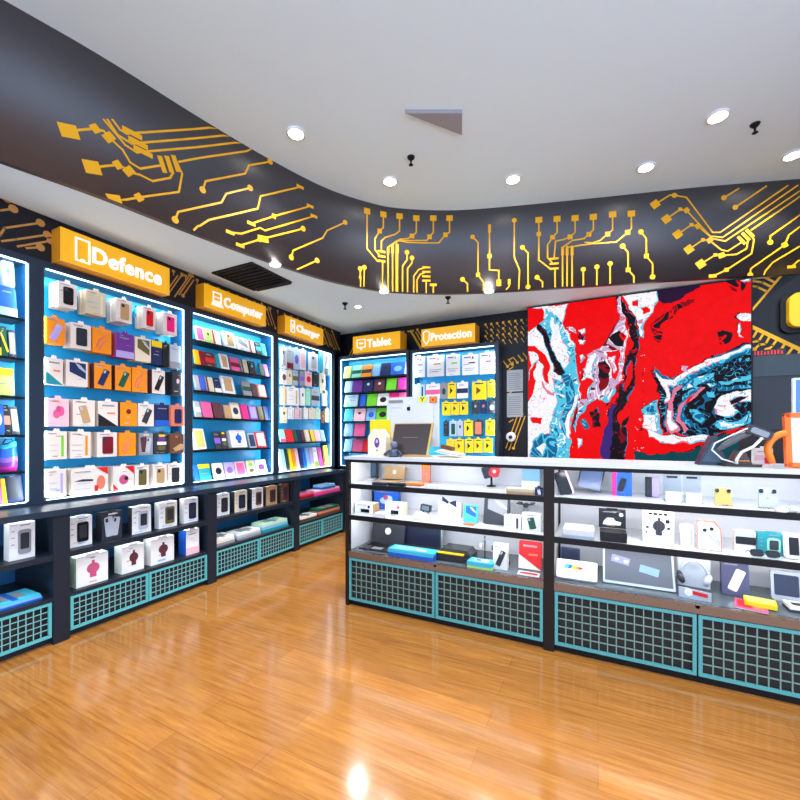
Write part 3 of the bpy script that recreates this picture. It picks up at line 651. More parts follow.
DES = {
 'plain': lambda f, a: f.r(0.15,0.86,0.6,0.89,'grey'),
 'window': lambda f, a: f.r(0.2,0.88,0.7,0.91,'grey').r(0.22,0.14,0.82,0.84,a),
 'case': lambda f, a: f.r(0.12,0.9,0.6,0.93,'grey').ph(0.55,0.48,0.52,0.72,0,a,'charcoal'),
 'tilted': lambda f, a: f.r(0.12,0.9,0.6,0.93,'grey').ph(0.52,0.46,0.36,0.66,14,a,'silver'),
 'tiltleft': lambda f, a: f.r(0.12,0.9,0.6,0.93,'grey').ph(0.55,0.46,0.36,0.66,-22,a,'silver'),
 'band': lambda f, a: f.r(0,0.32,1,0.62,a).r(0.2,0.8,0.7,0.84,'grey'),
 'base': lambda f, a: f.r(0,0.0,1,0.28,a).r(0.2,0.8,0.7,0.84,'grey'),
 'top': lambda f, a: f.r(0,0.74,1,1,a).r(0.2,0.4,0.7,0.44,'grey'),
 'spine': lambda f, a: f.r(0,0,0.22,1,a),
 'circle': lambda f, a: f.e(0.52,0.48,0.30,0.22*1.0,a),
 'dot': lambda f, a: f.e(0.5,0.62,0.14,0.11,a),
 'diag': lambda f, a: f.P([(0,0),(1,0),(0,0.5)], a).r(0.2,0.8,0.8,0.86,'grey').r(0.45,0.5,0.85,0.56,'salmon'),
 'diagtop': lambda f, a: f.P([(0.15,0.92),(0.9,0.92),(0.9,0.3),(0.15,0.55)], a).P([(0.4,0.9),(0.6,0.7),(0.9,0.55),(0.9,0.62),(0.62,0.85)], 'silver'),
 'frame': lambda f, a: f.r(0.12,0.1,0.88,0.9,a),
 'figure': lambda f, a: f.e(0.52,0.55,0.2,0.18,a).r(0.42,0.25,0.62,0.45,a).r(0.48,0.72,0.56,0.82,a),
 'arrow': lambda f, a: f.P([(0.30,0.3),(0.62,0.5),(0.30,0.72)], a).r(0.2,0.86,0.8,0.92,'charcoal'),
 'marks': lambda f, a: f.r(0.12,0.84,0.55,0.9,'violet').r(0.62,0.78,0.7,0.9,a).r(0.4,0.56,0.8,0.62,a).r(0.15,0.3,0.85,0.34,'silver').r(0.15,0.2,0.7,0.24,'silver'),
 'corners': lambda f, a: f.P([(0.55,1),(1,1),(1,0.66)], a).P([(0,0),(0.32,0),(0,0.3)], a).e(0.5,0.45,0.22,0.2,'rose').e(0.62,0.5,0.1,0.08,'black'),
 'stripe': lambda f, a: f.r(0.72,0.1,0.84,0.85,a).r(0.1,0.9,0.5,0.93,'grey').r(0.1,0.5,0.55,0.52,'silver').r(0.1,0.3,0.55,0.32,'silver'),
 'swirl': lambda f, a: f.P([(0.15,0.2),(0.3,0.55),(0.7,0.8),(0.78,0.78),(0.4,0.5),(0.25,0.2)], a).P([(0.3,0.15),(0.5,0.45),(0.8,0.6),(0.8,0.55),(0.56,0.4),(0.38,0.12)], a),
 'flower': lambda f, a: f.e(0.42,0.45,0.16,0.16,a).e(0.62,0.55,0.16,0.18,a).e(0.5,0.62,0.1,0.12,'rose').r(0.1,0.88,0.4,0.9,'grey'),
 'pen': lambda f, a: f.P([(0.08,0.52),(0.3,0.58),(0.58,0.55),(0.58,0.48),(0.2,0.5)], a).P([(0.66,1),(1,1),(1,0.7)], 'red').e(0.8,0.4,0.12,0.28,'salmon').r(0.62,0.05,0.72,0.3,'red').r(0.1,0.85,0.5,0.88,'grey').r(0.1,0.2,0.5,0.22,'silver'),
 'mixed': lambda f, a: f.e(0.5,0.72,0.25,0.12,a).r(0.2,0.45,0.8,0.6,'white').e(0.5,0.3,0.28,0.12,'olive').r(0.3,0.85,0.7,0.95,'yellow'),
 'chip': lambda f, a: f.P([(0.2,0.25),(0.75,0.5),(0.95,0.42),(0.9,0.2),(0.4,0.1)], a),
 'twocase': lambda f, a: f.ph(0.35,0.48,0.42,0.7,6,a,'charcoal').ph(0.66,0.46,0.34,0.66,-8,'silver','charcoal').r(0.3,0.9,0.7,0.94,'white'),
}
DTXT = {'plain':'','window':'with a {a} window','case':'showing a {a} case','tilted':'showing a tilted {a} phone','tiltleft':'showing a slanting {a} phone','band':'with a {a} band','base':'with a {a} lower part','top':'with a {a} top','spine':'with a {a} spine',
 'circle':'with a {a} circle','dot':'with a {a} dot','diag':'with a {a} wedge','diagtop':'with a {a} picture','frame':'with a {a} centre','figure':'with a {a} figure','arrow':'with a {a} arrow','marks':'with {a} marks','corners':'with {a} corners','stripe':'with a {a} stripe',
 'swirl':'with a {a} curl','flower':'with a {a} flower','pen':'with a {a} pen picture','mixed':'with {a} and yellow art','chip':'with a {a} shape','twocase':'with {a} art'}
def art(a): return a
CR = random.Random(11)
def clutter(f, base):
    """small printed lines and patches such as every retail pack carries"""
    cs = ('grey','silver','salmon','tan','light blue','grey') if base not in ('black','charcoal','navy','maroon','brown','dark green') else ('grey','silver','charcoal','tan')
    for _ in range(CR.randint(3, 5)):
        x = CR.uniform(0.06, 0.55); y = CR.choice((CR.uniform(0.04, 0.14), CR.uniform(0.8, 0.95), CR.uniform(0.1, 0.9))); l = CR.uniform(0.12, 0.38); h_ = CR.choice((0.012, 0.016, 0.03))
        f.r(x, y, x+l, y+h_, CR.choice(cs))
def hang_pack(name, cat, grp, label, X, Y, z0, w, h, d, rz, base, des, acc, tab=True, side=None, hook=None, m='print', rnd=0.003):
    """a carton or card hanging on a hook: local front is y=0, depth goes back to +y"""
    stack = name == 'phone_case_pack'; D_ = d
    if stack: d = 0.034
    bcol = (230,214,200) if (base == 'white' and stack) else base
    mb = MB(); mb.slab(rrect(0, h/2, w, h, rnd, 1), 0, d, bcol, side)
    if stack:                                                  # the packs hanging behind it on the same hook
        n = int((D_-0.034)/0.038+0.3)
        if n > 0:
            sb = MB(); sb.slab(rrect(0, h/2, w, h, rnd, 1), 0, 0.034, bcol, side); sb.slab([(-w*0.3,h*0.87),(w*0.2,h*0.87),(w*0.2,h*0.9),(-w*0.3,h*0.9)], -0.0005, 0, 'grey')
            bl = base+' case pack hanging behind'+label.split(',')[0][len(label.split(',')[0]):]+' the '+label.split(', ')[1].split(' ')[0]+' pack, '+label.split(', ', 2)[2].replace(' of the ', ', ')
            so = None
            for q in range(n):
                if so is None: so = sb.build(name, m, None); o_ = so
                else: o_ = so.copy(); COL.objects.link(o_)
                o_.location = (X-0.038*(q+1), Y+0.004*(-1)**q, z0+0.003*(q % 2)); o_.rotation_euler = (0,0,rz)
                o_['label'] = bl; o_['category'] = cat; o_['group'] = 'packs behind the front ones in the Defence bay'
                if len(bl.replace(',',' ').split()) > 16: print('LONG LABEL', bl)
    f = Face(mb, w, h)
    clutter(f, base)
    if des not in ('case','window') or w < 0.07:
        DES[des](f, acc); o = mb.build(name, m, None, (X, Y, z0), (0,0,rz))
    else:
        f.r(0.12,0.9,0.6,0.93,'grey')
        o = mb.build(name, m, None, (X, Y, z0), (0,0,rz))
        c = MB(); ww, hh = w*0.54, h*0.70
        c.slab(rrect(0.03*w, h*0.48, ww, hh, 0.012, 4), -0.005, -0.0001, acc)
        c.slab(rrect(0.03*w-ww*0.22, h*0.48+hh*0.34, ww*0.34, hh*0.2, 0.005, 3), -0.0065, -0.005, 'charcoal')
        c.build('phone_case', 'gloss', o)
    if tab:
        t = MB(); t.slab([(-w*0.16,h),(w*0.16,h),(w*0.12,h+0.02),(-w*0.12,h+0.02)], 0.001, 0.003, base); t.build('hang_tab', 'print', o)
        if hook is not None:
            hk = MB(); hk.tube([(0,0,0),(0,-hook-0.012,0),(0,-hook-0.016,0.008)], 0.0022, 'silver', 5)
            ho = hk.build('hook', 'metal', None)
            par, lx, ly = hooks_parent(X, Y, rz); ho.parent = par[0]; ho.location = par[1](X, Y, z0+h+0.012)
            o_ = ho
    return tag(o, label, cat, grp)
_hp = {}
def hooks_parent(X, Y, rz): return _hp['cur'], 0, 0
def set_hooks(bay, depth):
    inv = (Matrix.Translation(bay.location) @ Matrix.Rotation(bay.rotation_euler.z, 4, 'Z')).inverted()
    def f(X, Y, z):
        p = inv @ Vector((X, Y, z)); return (p.x, depth-0.0155, p.z)
    _hp['cur'] = (bay, f)
def parse(s):
    r = []
    for it in s.split(';'):
        it = it.strip()
        if not it: continue
        p = it.split(' ', 2); x0, x1 = float(p[0]), float(p[1]); q = [t.strip() for t in p[2].split('/')]
        base = q[0]; des = 'plain'; acc = 'grey'; look = None; ex = {}
        for t in q[1:]:
            if '=' in t: k, v = t.split('=', 1); ex[k] = v
            elif ':' in t: des, acc = t.split(':')
        r.append((x0, x1, base, des, acc, ex))
    return r
NUMW = {1:'only'}
def mklabel(base, noun, des, acc, ex, i, where):
    if 'look' in ex: look = ex['look']
    else: look = base+' '+noun+(' '+DTXT[des].format(a=acc) if DTXT[des] else '')
    nw = lambda t: len(t.replace(',', ' ').replace('-', ' ').split())
    wh = where.replace(' of the ', ', ')
    for lb in (look+', '+ORD[i]+' from left, '+where, look+', '+ORD[i]+' from left, '+wh, look+', '+ORD[i]+', '+wh):
        if nw(lb) <= 16: return lb
    print('LONG LABEL', lb)
    return lb
def hung_row(plane, V, items, yl, yr, dep, noun, name, cat, grp, where, hook, xl, xr, dmin=0.0):
    """yl=(top,bottom) at pixel column xl ; yr at xr"""
    for i, (x0, x1, base, des, acc, ex) in enumerate(parse(items)):
        xc = (x0+x1)/2; t = (xc-xl)/(xr-xl); yt = yl[0]+(yr[0]-yl[0])*t+float(ex.get('dt', 0)); yb = yl[1]+(yr[1]-yl[1])*t+float(ex.get('db', 0))
        v = V+float(ex.get('out', 0)); d = float(ex.get('d', dep))+float(ex.get('out', 0))
        if plane == 'X':
            a = onX(x0, yb, v); b = onX(x1, yb, v); c = onX(xc, yb, v); tp = onX(xc, yt, v)
            w = (b[0]-a[0])*0.985; hang_pack(name, cat, grp, mklabel(base, noun, des, acc, ex, i, where), v, (a[0]+b[0])/2, c[1], w, tp[1]-c[1], d, PI/2, base, des, acc, hook=hook+float(ex.get('out', 0)), side=ex.get('side'))
        else:
            a = onY(x0, yb, v); b = onY(x1, yb, v); c = onY(xc, yb, v); tp = onY(xc, yt, v)
            w = (b[0]-a[0])*0.985; hang_pack(name, cat, grp, mklabel(base, noun, des, acc, ex, i, where), (a[0]+b[0])/2, v, c[1], w, tp[1]-c[1], d, 0, base, des, acc, hook=hook+float(ex.get('out', 0)), side=ex.get('side'))
# ---- the Defence bay
set_hooks(bays[1], 0.22)
G = 'phone case packs hanging in the Defence bay'
XH = -3.475; DB = 0.12
def drow(items, yl, yr, where): hung_row('X', XH, items, yl, yr, DB, 'case pack', 'phone_case_pack', 'phone case', G, where, 0.165, 44, 183)
drow('58 77 white/case:black/d=0.15/look=deep stack of white boxes with black windowed front; 86 106 beige/stripe:cream/d=0.13/look=deep stack of clear and beige cases; 116 132 white/case:tan/d=0.14/look=white boxes with a tan case front; 143 155.5 white/case:red/d=0.1/look=white boxed bright red case; 163 177 white/case:hot pink/d=0.1/look=white boxed hot pink case',
     (276,301.5), (317,338), 'top row of the Defence bay')
drow('45 65 orange/tiltleft:lilac; 70.5 91 white/case:charcoal; 92.5 111.5 orange/swirl:salmon; 116 134 purple/base:lilac/side=rose; 135 151 cream/diagtop:olive; 151.5 162 navy/top:yellow; 162.5 169 black/plain:grey; 170 181 silver/base:grey',
     (315.5,341.5), (347,370), 'second row, Defence bay')
drow('45 63 white/diag:teal; 66 88 white/diagtop:navy; 94 111.5 orange/tiltleft:navy/side=maroon; 115 131 orange/tiltleft:dark green/side=maroon; 132 147 orange/swirl:salmon; 152 165 white/tiltleft:black/side=maroon; 172.5 183 charcoal/dot:pale pink',
     (357,383.5), (373,396), 'third row, Defence bay')
drow('47 69 pale pink/flower:pink; 73 95 white/tilted:tan; 98 118 white/diag:black; 120 137 orange/dot:dark red/side=maroon; 138 154 white/tiltleft:charcoal; 155 169 navy/base:blue; 171 184 salmon/window:navy/out=0.03',
     (397.5,426.5), (406,426), 'fourth row, Defence bay')
drow('46 67 white/stripe:green; 70 91 white/stripe:orange; 97 117 white/case:dark red; 119 136 orange/swirl:salmon; 139 153 grey/twocase:maroon; 154 169 charcoal/mixed:purple; 170 184 brown/chip:tan/out=0.03',
     (431,460), (434,453), 'fifth row, Defence bay')
drow('46 66 white/stripe:lilac; 71 108 white/pen:charcoal; 113 134 white/corners:red; 135 149 white/case:olive; 153 167 white/case:tan; 168 182 white/case:charcoal',
     (470,498), (463.5,484.5), 'bottom row of the Defence bay')
# small blue charm on the top row
o = MB(); o.slab(rrect(0, 0.03, 0.03, 0.055, 0.01, 4), 0, 0.012, 'cyan'); o.slab(rrect(0, 0.072, 0.012, 0.02, 0.004, 2), 0.002, 0.008, 'navy')
y_, z_, k_ = onX(136.5, 315, -3.56); o = o.build('key_charm', 'gloss', None, (-3.56, y_, z_), (0,0,PI/2)); tag(o, 'small cyan charm hanging between the tan and red cases of the top Defence row', 'charm')
# ---- shelves with leaning folios
def folio(name, cat, grp, label, X, Y, z, w, h, d, rz, lean, base, des, acc):
    mb = MB(); mb.slab(rrect(0, h/2, w, h, min(0.010, w*0.12), 3), 0, d, base); f = Face(mb, w, h)
    if name in ('folio_case', 'boxed_accessory') and des != 'plain': clutter(f, base)
    if des != 'plain': DES[des](f, acc)
    else: f.P([(x/w+0.5, y/h) for x, y in rrect(0, h/2, w*0.86, h*0.9, min(0.008,w*0.1), 2)], base)
    la = math.radians(lean)
    R = Matrix.Rotation(rz, 4, 'Z') @ Matrix.Rotation(-la, 4, 'X')
    o = mb.build(name, 'print', None); o.matrix_world = Matrix.Translation((X, Y, z+d*math.sin(la)+0.0005)) @ R
    if w > 0.05:
        s = MB(); s.box(w/2-0.001, w/2+0.0015, d*0.1, d*0.9, h*0.04, h*0.96, base); s.build('spine', 'print', o)
    return tag(o, label, cat, grp)
def lean_row(plane, V, Z, items, hl, noun, name, cat, grp, where, lean=16, d=0.014):
    for i, (x0, x1, base, des, acc, ex) in enumerate(parse(items)):
        yb = 434-0; fn = onX if plane == 'X' else onY
        a = fn(x0, yb, V)[0]; b = fn(x1, yb, V)[0]; w = (b-a)*0.97; h = hl*float(ex.get('h', 1)); c = (a+b)/2
        if c-w/2 < a-10: pass
        args = (V, c) if plane == 'X' else (c, V)
        folio(name, cat, grp, mklabel(base, noun, des, acc, ex, i, where), args[0], args[1], Z, w, h, float(ex.get('d', d)), PI/2 if plane == 'X' else 0, float(ex.get('lean', lean)), base, des, acc)
G = 'folios leaning on the Computer bay shelves'; XS = -3.50
def crow(k, items, where, h): lean_row('X', XS, (SH_COMP+[Z0+0.022])[k], items, h, 'folio', 'folio_case', 'tablet folio', G, where)
crow(0, '197 205.5 white/frame:pink; 206 213.5 lime/dot:dark green; 214 222 white/spine:red; 225 237 white/case:tan/d=0.03/h=1.15; 238 250 white/diagtop:grey; 251 256 cream/spine:red; 257 262 charcoal/band:cyan; 262.5 267.5 teal/plain:grey', 'top shelf, Computer bay', 0.155)
crow(1, '196 201 orange/plain:red; 201.5 206 dark red/plain:red; 206.5 216 maroon/band:red; 217 221 teal/plain:grey; 221.5 230 white/window:tan/h=1.1; 232 241 pink/band:dark red; 243 249 beige/spine:charcoal; 250 257 black/dot:cyan; 261 265 dark green/plain:grey; 265.5 269.5 violet/frame:pink', 'second shelf, Computer bay', 0.155)
crow(2, '196 201 grey/plain:grey; 201.5 207 purple/frame:blue; 208 215 beige/spine:maroon; 215.5 222 navy/base:white; 223 236 white/window:tan/h=1.25; 244 252.5 grey/band:dark green/h=1.1; 253 258.5 maroon/plain:grey; 259 267 salmon/frame:silver', 'third shelf, Computer bay', 0.155)
crow(3, '196 202 grey/band:silver; 203.5 213.5 pink/plain:grey; 214.5 224 maroon/plain:grey; 225.5 232 tan/plain:grey/h=0.9; 232.5 241.5 cream/circle:navy/h=1.1; 243 249.5 hot pink/plain:grey; 250.5 258.5 violet/frame:lilac; 259.5 264.5 olive/plain:grey; 265.5 270 navy/plain:grey', 'fourth shelf, Computer bay', 0.165)
crow(4, '196 207 white/frame:gold/d=0.04/h=1.1; 216 222 charcoal/band:violet; 222.5 229 charcoal/mixed:maroon; 232 248 white/figure:blue/d=0.05/h=1.03; 250 257 silver/frame:navy/h=0.9; 257.5 267 red/frame:pale pink', 'fifth shelf, Computer bay', 0.19)
crow(5, '195.5 200 blue/plain:grey; 200.5 212 teal/top:yellow; 214.5 225 white/circle:black; 226 236 lilac/circle:violet; 237 247 pale pink/frame:pink; 248.5 256.5 cream/mixed:green; 257.5 268 white/circle:purple', 'bottom of the Computer bay', 0.165)
# ---- the Charger bay
set_hooks(bays[3], 0.22); G = 'charger packets hanging in the Charger bay'
def grow(items, yl, yr, where): hung_row('X', -3.50, items, yl, yr, 0.02, 'packet', 'charger_packet', 'charger', G, where, 0.15, 280, 330)
grow('281 286.5 white/window:silver; 287 293 silver/base:dark red; 293.5 299.5 pale blue/circle:violet; 300 306 white/frame:pale pink; 309 318 white/window:silver/dt=2; 319.5 323.5 cyan/plain:grey; 324.5 329 white/base:grey/out=0.02/db=3', (346,368), (354,372), 'top row, Charger bay')
grow('281 287 white/circle:brown; 287.5 292 cream/dot:maroon; 293 298 silver/band:olive; 300 304.5 grey/band:violet; 305 312 pale pink/circle:red; 313 319 black/plain:grey; 320 325.5 cream/dot:black/db=6', (369,384), (374,388), 'second row, Charger bay')
grow('281 286.5 cream/stripe:orange; 287.5 299 white/stripe:gold; 300.5 305 white/dot:black; 305.5 310.5 mint/plain:grey; 311.5 319.5 silver/band:charcoal; 322.5 327 white/plain:grey', (386,405), (391,406), 'third row, Charger bay')
grow('281 287 cream/dot:black/db=4; 288 294 white/stripe:silver; 295 301 pale pink/stripe:grey; 302 308 white/spine:grey; 309 315 cream/stripe:pale pink; 315.5 320.5 pale green/plain:grey; 321 324.5 brown/dot:orange/dt=3/db=4; 325 329 tan/plain:grey/db=3', (407,419), (409,419), 'fourth row, Charger bay')
lean_row('X', -3.50, SH_CHAR[0], '281 286.5 mint/base:pink; 287.5 294.5 red/plain:grey; 295 298.5 dark green/plain:grey; 299 302 navy/plain:grey; 302.5 306 maroon/plain:grey; 306.5 310.5 cream/plain:grey; 311 315.5 yellow/spine:black; 316 321.5 pale pink/plain:grey; 322 326 light blue/plain:grey', 0.165, 'slim case', 'slim_case', 'phone case', 'slim cases on the Charger bay shelf', 'shelf of the Charger bay')
lean_row('X', -3.50, Z0+0.022, '280.5 283.5 white/plain:grey; 284 287 mint/plain:grey; 287.5 290.5 charcoal/plain:grey; 291 294 yellow/plain:grey; 294.5 297 orange/plain:grey; 297.5 300.5 pale pink/plain:grey; 301 304 navy/plain:grey; 304.5 307.5 blue/plain:grey; 308 311 light blue/plain:grey; 311.5 315 lilac/plain:grey; 315.5 319.5 white/base:green; 320 324 magenta/plain:grey', 0.28, 'slim case', 'slim_case', 'phone case', 'slim cases standing at the foot of the Charger bay', 'foot of the Charger bay', lean=12)
lean_row('X', -3.495, Z0+0.022, '325 329.5 yellow/spine:black/look=tall bright yellow slim case', 0.30, 'slim case', 'slim_case', 'phone case', 'slim cases standing at the foot of the Charger bay', 'right end at the foot of the Charger bay', lean=8)
# ---- the bay at the left edge
def lb_item(x0, x1, Z, h, d, look, base, des, acc, X=-3.50, lean=8, name='boxed_accessory', cat='accessory box'):
    a = onX(x0, 434, X)[0]; b = onX(x1, 434, X)[0]
    folio(name, cat, 'things on the shelves of the leftmost bay', look, X, (a+b)/2, Z, b-a, h, d, PI/2, lean, base, des, acc)
lb_item(-14, -1, SH_LEFT[0], 0.33, 0.05, 'blue boxed accessory on the top shelf, cut by the left edge', 'light blue', 'band', 'cyan')
lb_item(0, 17.5, SH_LEFT[0], 0.20, 0.06, 'blue box with a pale strip on the top shelf at the left edge', 'blue', 'base', 'pale blue')
lb_item(3, 15, SH_LEFT[0]+0.20+0.003, 0.17, 0.05, 'pale blue clear pack standing on the blue box at the left edge', 'pale blue', 'dot', 'cyan', X=-3.512, lean=8)
lb_item(-6, 1.5, SH_LEFT[1], 0.19, 0.03, 'black pack with a yellow lower part on the second shelf, left edge', 'black', 'base', 'yellow')
lb_item(2, 8, SH_LEFT[1], 0.20, 0.03, 'dark green pack with a yellow picture, second shelf of the leftmost bay', 'dark green', 'tilted', 'yellow')
lb_item(9, 16.5, SH_LEFT[1], 0.185, 0.03, 'charcoal pack with grey centre, second shelf of the leftmost bay', 'charcoal', 'frame', 'grey')
lb_item(-4, 15, SH_LEFT[2], 0.18, 0.05, 'lime yellow folder on the third shelf of the leftmost bay', 'lime', 'top', 'yellow')
lb_item(-8, 5, SH_LEFT[3], 0.20, 0.04, 'blue and white pack on the fourth shelf at the left edge', 'blue', 'circle', 'white')
lb_item(5.5, 11.5, SH_LEFT[3], 0.20, 0.02, 'black slim pack on the fourth shelf of the leftmost bay', 'black', 'band', 'salmon', lean=14)
lb_item(12, 20, SH_LEFT[3], 0.19, 0.02, 'slate grey slim pack leaning on the fourth shelf of the leftmost bay', 'charcoal', 'frame', 'grey', lean=14)
# purple-blue pouch: a soft lofted bag
a = onX(1, 434, -3.52)[0]; b = onX(20, 434, -3.52)[0]; w = b-a
pb = MB()
for k in range(7):
    t = k/6; ww = w*(0.86+0.14*math.sin(PI*min(1, t*1.3)))*0.5; dd = 0.05*(0.35+math.sin(PI*(0.15+0.8*t)))*0.5; z = 0.19*t
    ring = ell(0, 0, ww, dd, 20); pb.v += [(x, y+0.04, z+0.012*math.sin(3*x/w*2)*t) for x, y in ring]
for k in range(6):
    for i in range(20):
        j = (i+1) % 20; pb.face([k*20+i, k*20+j, (k+1)*20+j, (k+1)*20+i], ('magenta','purple','violet','blue','blue','cyan')[k], True)
pb.face(list(range(20))[::-1], 'purple'); pb.face(list(range(120,140)), 'navy')
o = pb.build('pouch', 'gloss', None, (-3.51, (a+b)/2, SH_LEFT[4]), (0,0,PI/2)); tag(o, 'shiny purple and blue pouch on the fifth shelf of the leftmost bay', 'pouch')
h = MB().tube([(-w*0.3,0.04,0.19),(-w*0.15,0.04,0.215),(w*0.15,0.04,0.215),(w*0.3,0.04,0.19)], 0.004, 'navy'); h.build('handle', 'gloss', o)
lb_item(-7, 3, Z0+0.022, 0.165, 0.03, 'pink folio standing on the floor of the leftmost bay', 'pink', 'plain', 'pink', name='folio_case', cat='tablet folio', lean=14)
lb_item(3.5, 7.5, Z0+0.022, 0.17, 0.02, 'yellow folio between the pink and navy ones in the leftmost bay', 'yellow', 'plain', 'yellow', name='folio_case', cat='tablet folio', lean=14)
lb_item(8, 24, Z0+0.022, 0.18, 0.04, 'large navy folio at the foot of the leftmost bay', 'navy', 'frame', 'charcoal', name='folio_case', cat='tablet folio', lean=14)
# ---- Tablet bay (back wall)
G = 'tablet cases on the Tablet bay shelves'; YT = 4.905
def trow(k, items, where, h=0.185): lean_row('Y', YT, SH_TAB[k], items, h, 'tablet case', 'tablet_case', 'tablet case', G, where, lean=13, d=0.018)
trow(0, '343 350 lime/dot:orange; 351.5 360.5 mint/band:dark green; 361 371 orange/band:charcoal; 372 379 light blue/plain:grey; 380 389.5 navy/dot:black; 390 404 blue/circle:light blue; 404.4 406.4 lilac/plain:grey', 'top shelf, Tablet bay')
trow(1, '344 351 pale blue/plain:grey; 352 361.5 purple/plain:grey; 362.5 372.5 navy/dot:white; 373.5 384 maroon/dot:white; 385.5 396 green/plain:grey; 397 406 magenta/plain:grey', 'second shelf, Tablet bay', 0.175)
trow(2, '343.5 357 pale blue/diag:mint; 358 365 blue/spine:navy; 366 376 green/plain:grey; 376.5 388 white/circle:black; 388.5 397 hot pink/plain:grey; 397.5 406 pink/plain:grey', 'third shelf, Tablet bay', 0.18)
trow(3, '343.5 352 cyan/plain:grey; 353 364.5 pale pink/dot:maroon; 365.5 375 light blue/circle:blue; 375.5 388 green/circle:black', 'fourth shelf, Tablet bay', 0.185)
trow(4, '343.5 352 light blue/plain:grey; 353.5 364 pink/plain:grey', 'fifth shelf, Tablet bay', 0.185)
trow(5, '343.5 351 light blue/plain:grey; 352 362 rose/plain:grey; 362.5 371 red/plain:grey', 'sixth shelf, Tablet bay', 0.185)
# ---- Protection bay
set_hooks(bp_, 0.235); G = 'packs hanging in the Protection bay'
def prow(items, yl, yr, where, noun='pack'): hung_row('Y', 4.90, items, yl, yr, 0.012, noun, 'screen_protector_pack', 'screen protector', G, where, 0.16, 412, 496)
prow('412.5 425 white/marks:grey; 427 444 white/marks:salmon/out=0.02; 446 460 white/marks:green; 462 478.5 white/marks:charcoal/dt=1; 479.5 495 white/marks:violet', (357,377.5), (352,373.5), 'top row, Protection bay', 'sheet pack')
prow('413 425 pale blue/stripe:navy; 426 440 white/band:pink; 440.8 446.8 grey/circle:charcoal; 447.5 456 yellow/arrow:black; 457 468 white/band:navy; 472 486.5 yellow/arrow:brown/db=2; 487.5 495 yellow/arrow:orange', (385,400), (380.5,397), 'second row, Protection bay')
prow('442 450.5 yellow/arrow:black; 451 459 yellow/arrow:charcoal; 459.5 468 yellow/arrow:black; 472 479 charcoal/dot:silver; 480 487 navy/dot:salmon; 488 495 charcoal/circle:pale green', (403,417), (401,413), 'third row, Protection bay')
prow('443.5 448.5 charcoal/plain:grey; 449.5 456.5 pale blue/window:dark green; 457 463 silver/dot:navy; 464 473 yellow/arrow:black; 474 482.5 charcoal/frame:salmon; 485.5 494.5 yellow/arrow:orange', (422,437), (420,435.5), 'fourth row, Protection bay')
prow('446.5 454.5 yellow/base:charcoal; 455 464 yellow/arrow:brown; 465 473.5 yellow/arrow:black; 474 482.5 yellow/arrow:maroon; 483.5 492.5 yellow/arrow:black/look=yellow pack at the right end', (440,453.5), (438.5,452.5), 'bottom row, Protection bay')
# ================================================================== boxes on the low units
def carton(name, cat, grp, label, X, Y, Z, w, h, d, rz, base, des, acc, side=None):
    mb = MB(); mb.box(-w/2, w/2, 0, d, 0, h, base if not side else side)
    mb.box(-w/2+0.0004, w/2-0.0004, -0.0006, 0.0001, 0.0004, h-0.0004, base)
    f = Face(mb, w, h); f.k = 2
    clutter(f, base)
    if des not in ('case', 'window') : DES[des](f, acc)
    else: f.r(0.08,0.78,0.2,0.8,'grey').r(0.08,0.6,0.2,0.62,'grey').r(0.08,0.42,0.2,0.44,'grey').r(0.4,0.92,0.8,0.95,'grey')
    o = mb.build(name, 'print', None, (X, Y, Z), (0,0,rz))
    lid = MB(); lid.box(-w*0.49, w*0.49, d*0.04, d*0.96, h, h+0.0012, base); lid.box(-w*0.2, w*0.2, 0.002, 0.006, h, h+0.012, base); lid.build('lid', 'print', o)
    if des in ('case', 'window'):
        c = MB(); c.slab(rrect(0.08*w, h*0.48, w*0.5, h*0.66, 0.014, 4), -0.007, -0.0011, acc); c.slab(rrect(0.08*w, h*0.50, w*0.34, h*0.44, 0.006, 3), -0.0085, -0.007, 'charcoal'); c.build('phone_case', 'gloss', o)
    return tag(o, label, cat, grp)
def bx(Z, x0, x1, h, d, label, base, des, acc, X=-3.20, side=None, name='accessory_box', cat='box', grp='boxes on the low shelf units'):
    a = onX(x0, 434, X)[0]; b = onX(x1, 434, X)[0]
    carton(name, cat, grp, label, X, (a+b)/2, Z, b-a, h, d, PI/2, base, des, acc, side)
bx(MID, 9, 35, 0.225, 0.07, 'white box with a grey case on the upper shelf, leftmost low unit', 'white', 'case', 'grey')
bx(MID, 69, 92, 0.205, 0.05, 'white box with a black case, first on the shelf below the Defence bay', 'white', 'case', 'black', side='charcoal')
bx(MID, 102, 122, 0.205, 0.08, 'dark silver box, second on the shelf below the Defence bay', 'charcoal', 'twocase', 'silver')
bx(MID, 132, 151, 0.210, 0.06, 'white box with a pale grey case, third on the shelf below Defence', 'white', 'case', 'silver', side='charcoal')
bx(MID, 159, 177, 0.210, 0.06, 'white box with an olive case, fourth on the shelf below Defence', 'white', 'case', 'olive')
bx(MID, 184, 198, 0.212, 0.06, 'white box with a navy case, last on the shelf below Defence', 'white', 'case', 'navy')
bx(DECK, 76, 108, 0.205, 0.11, 'wide white box with a rose toy picture, bottom shelf below Defence', 'white', 'figure', 'rose', X=-3.17, side='pale green')
bx(DECK, 122, 144, 0.200, 0.10, 'white box with a dark figure, second on the bottom shelf below Defence', 'white', 'figure', 'maroon', X=-3.18)
bx(DECK, 151, 174, 0.205, 0.10, 'white box with a dark figure beside the blue-sided box below Defence', 'white', 'figure', 'maroon', X=-3.18)
bx(DECK, 186, 199, 0.215, 0.10, 'white box with blue side, last on the bottom shelf below Defence', 'white', 'base', 'pale pink', X=-3.18, side='blue')
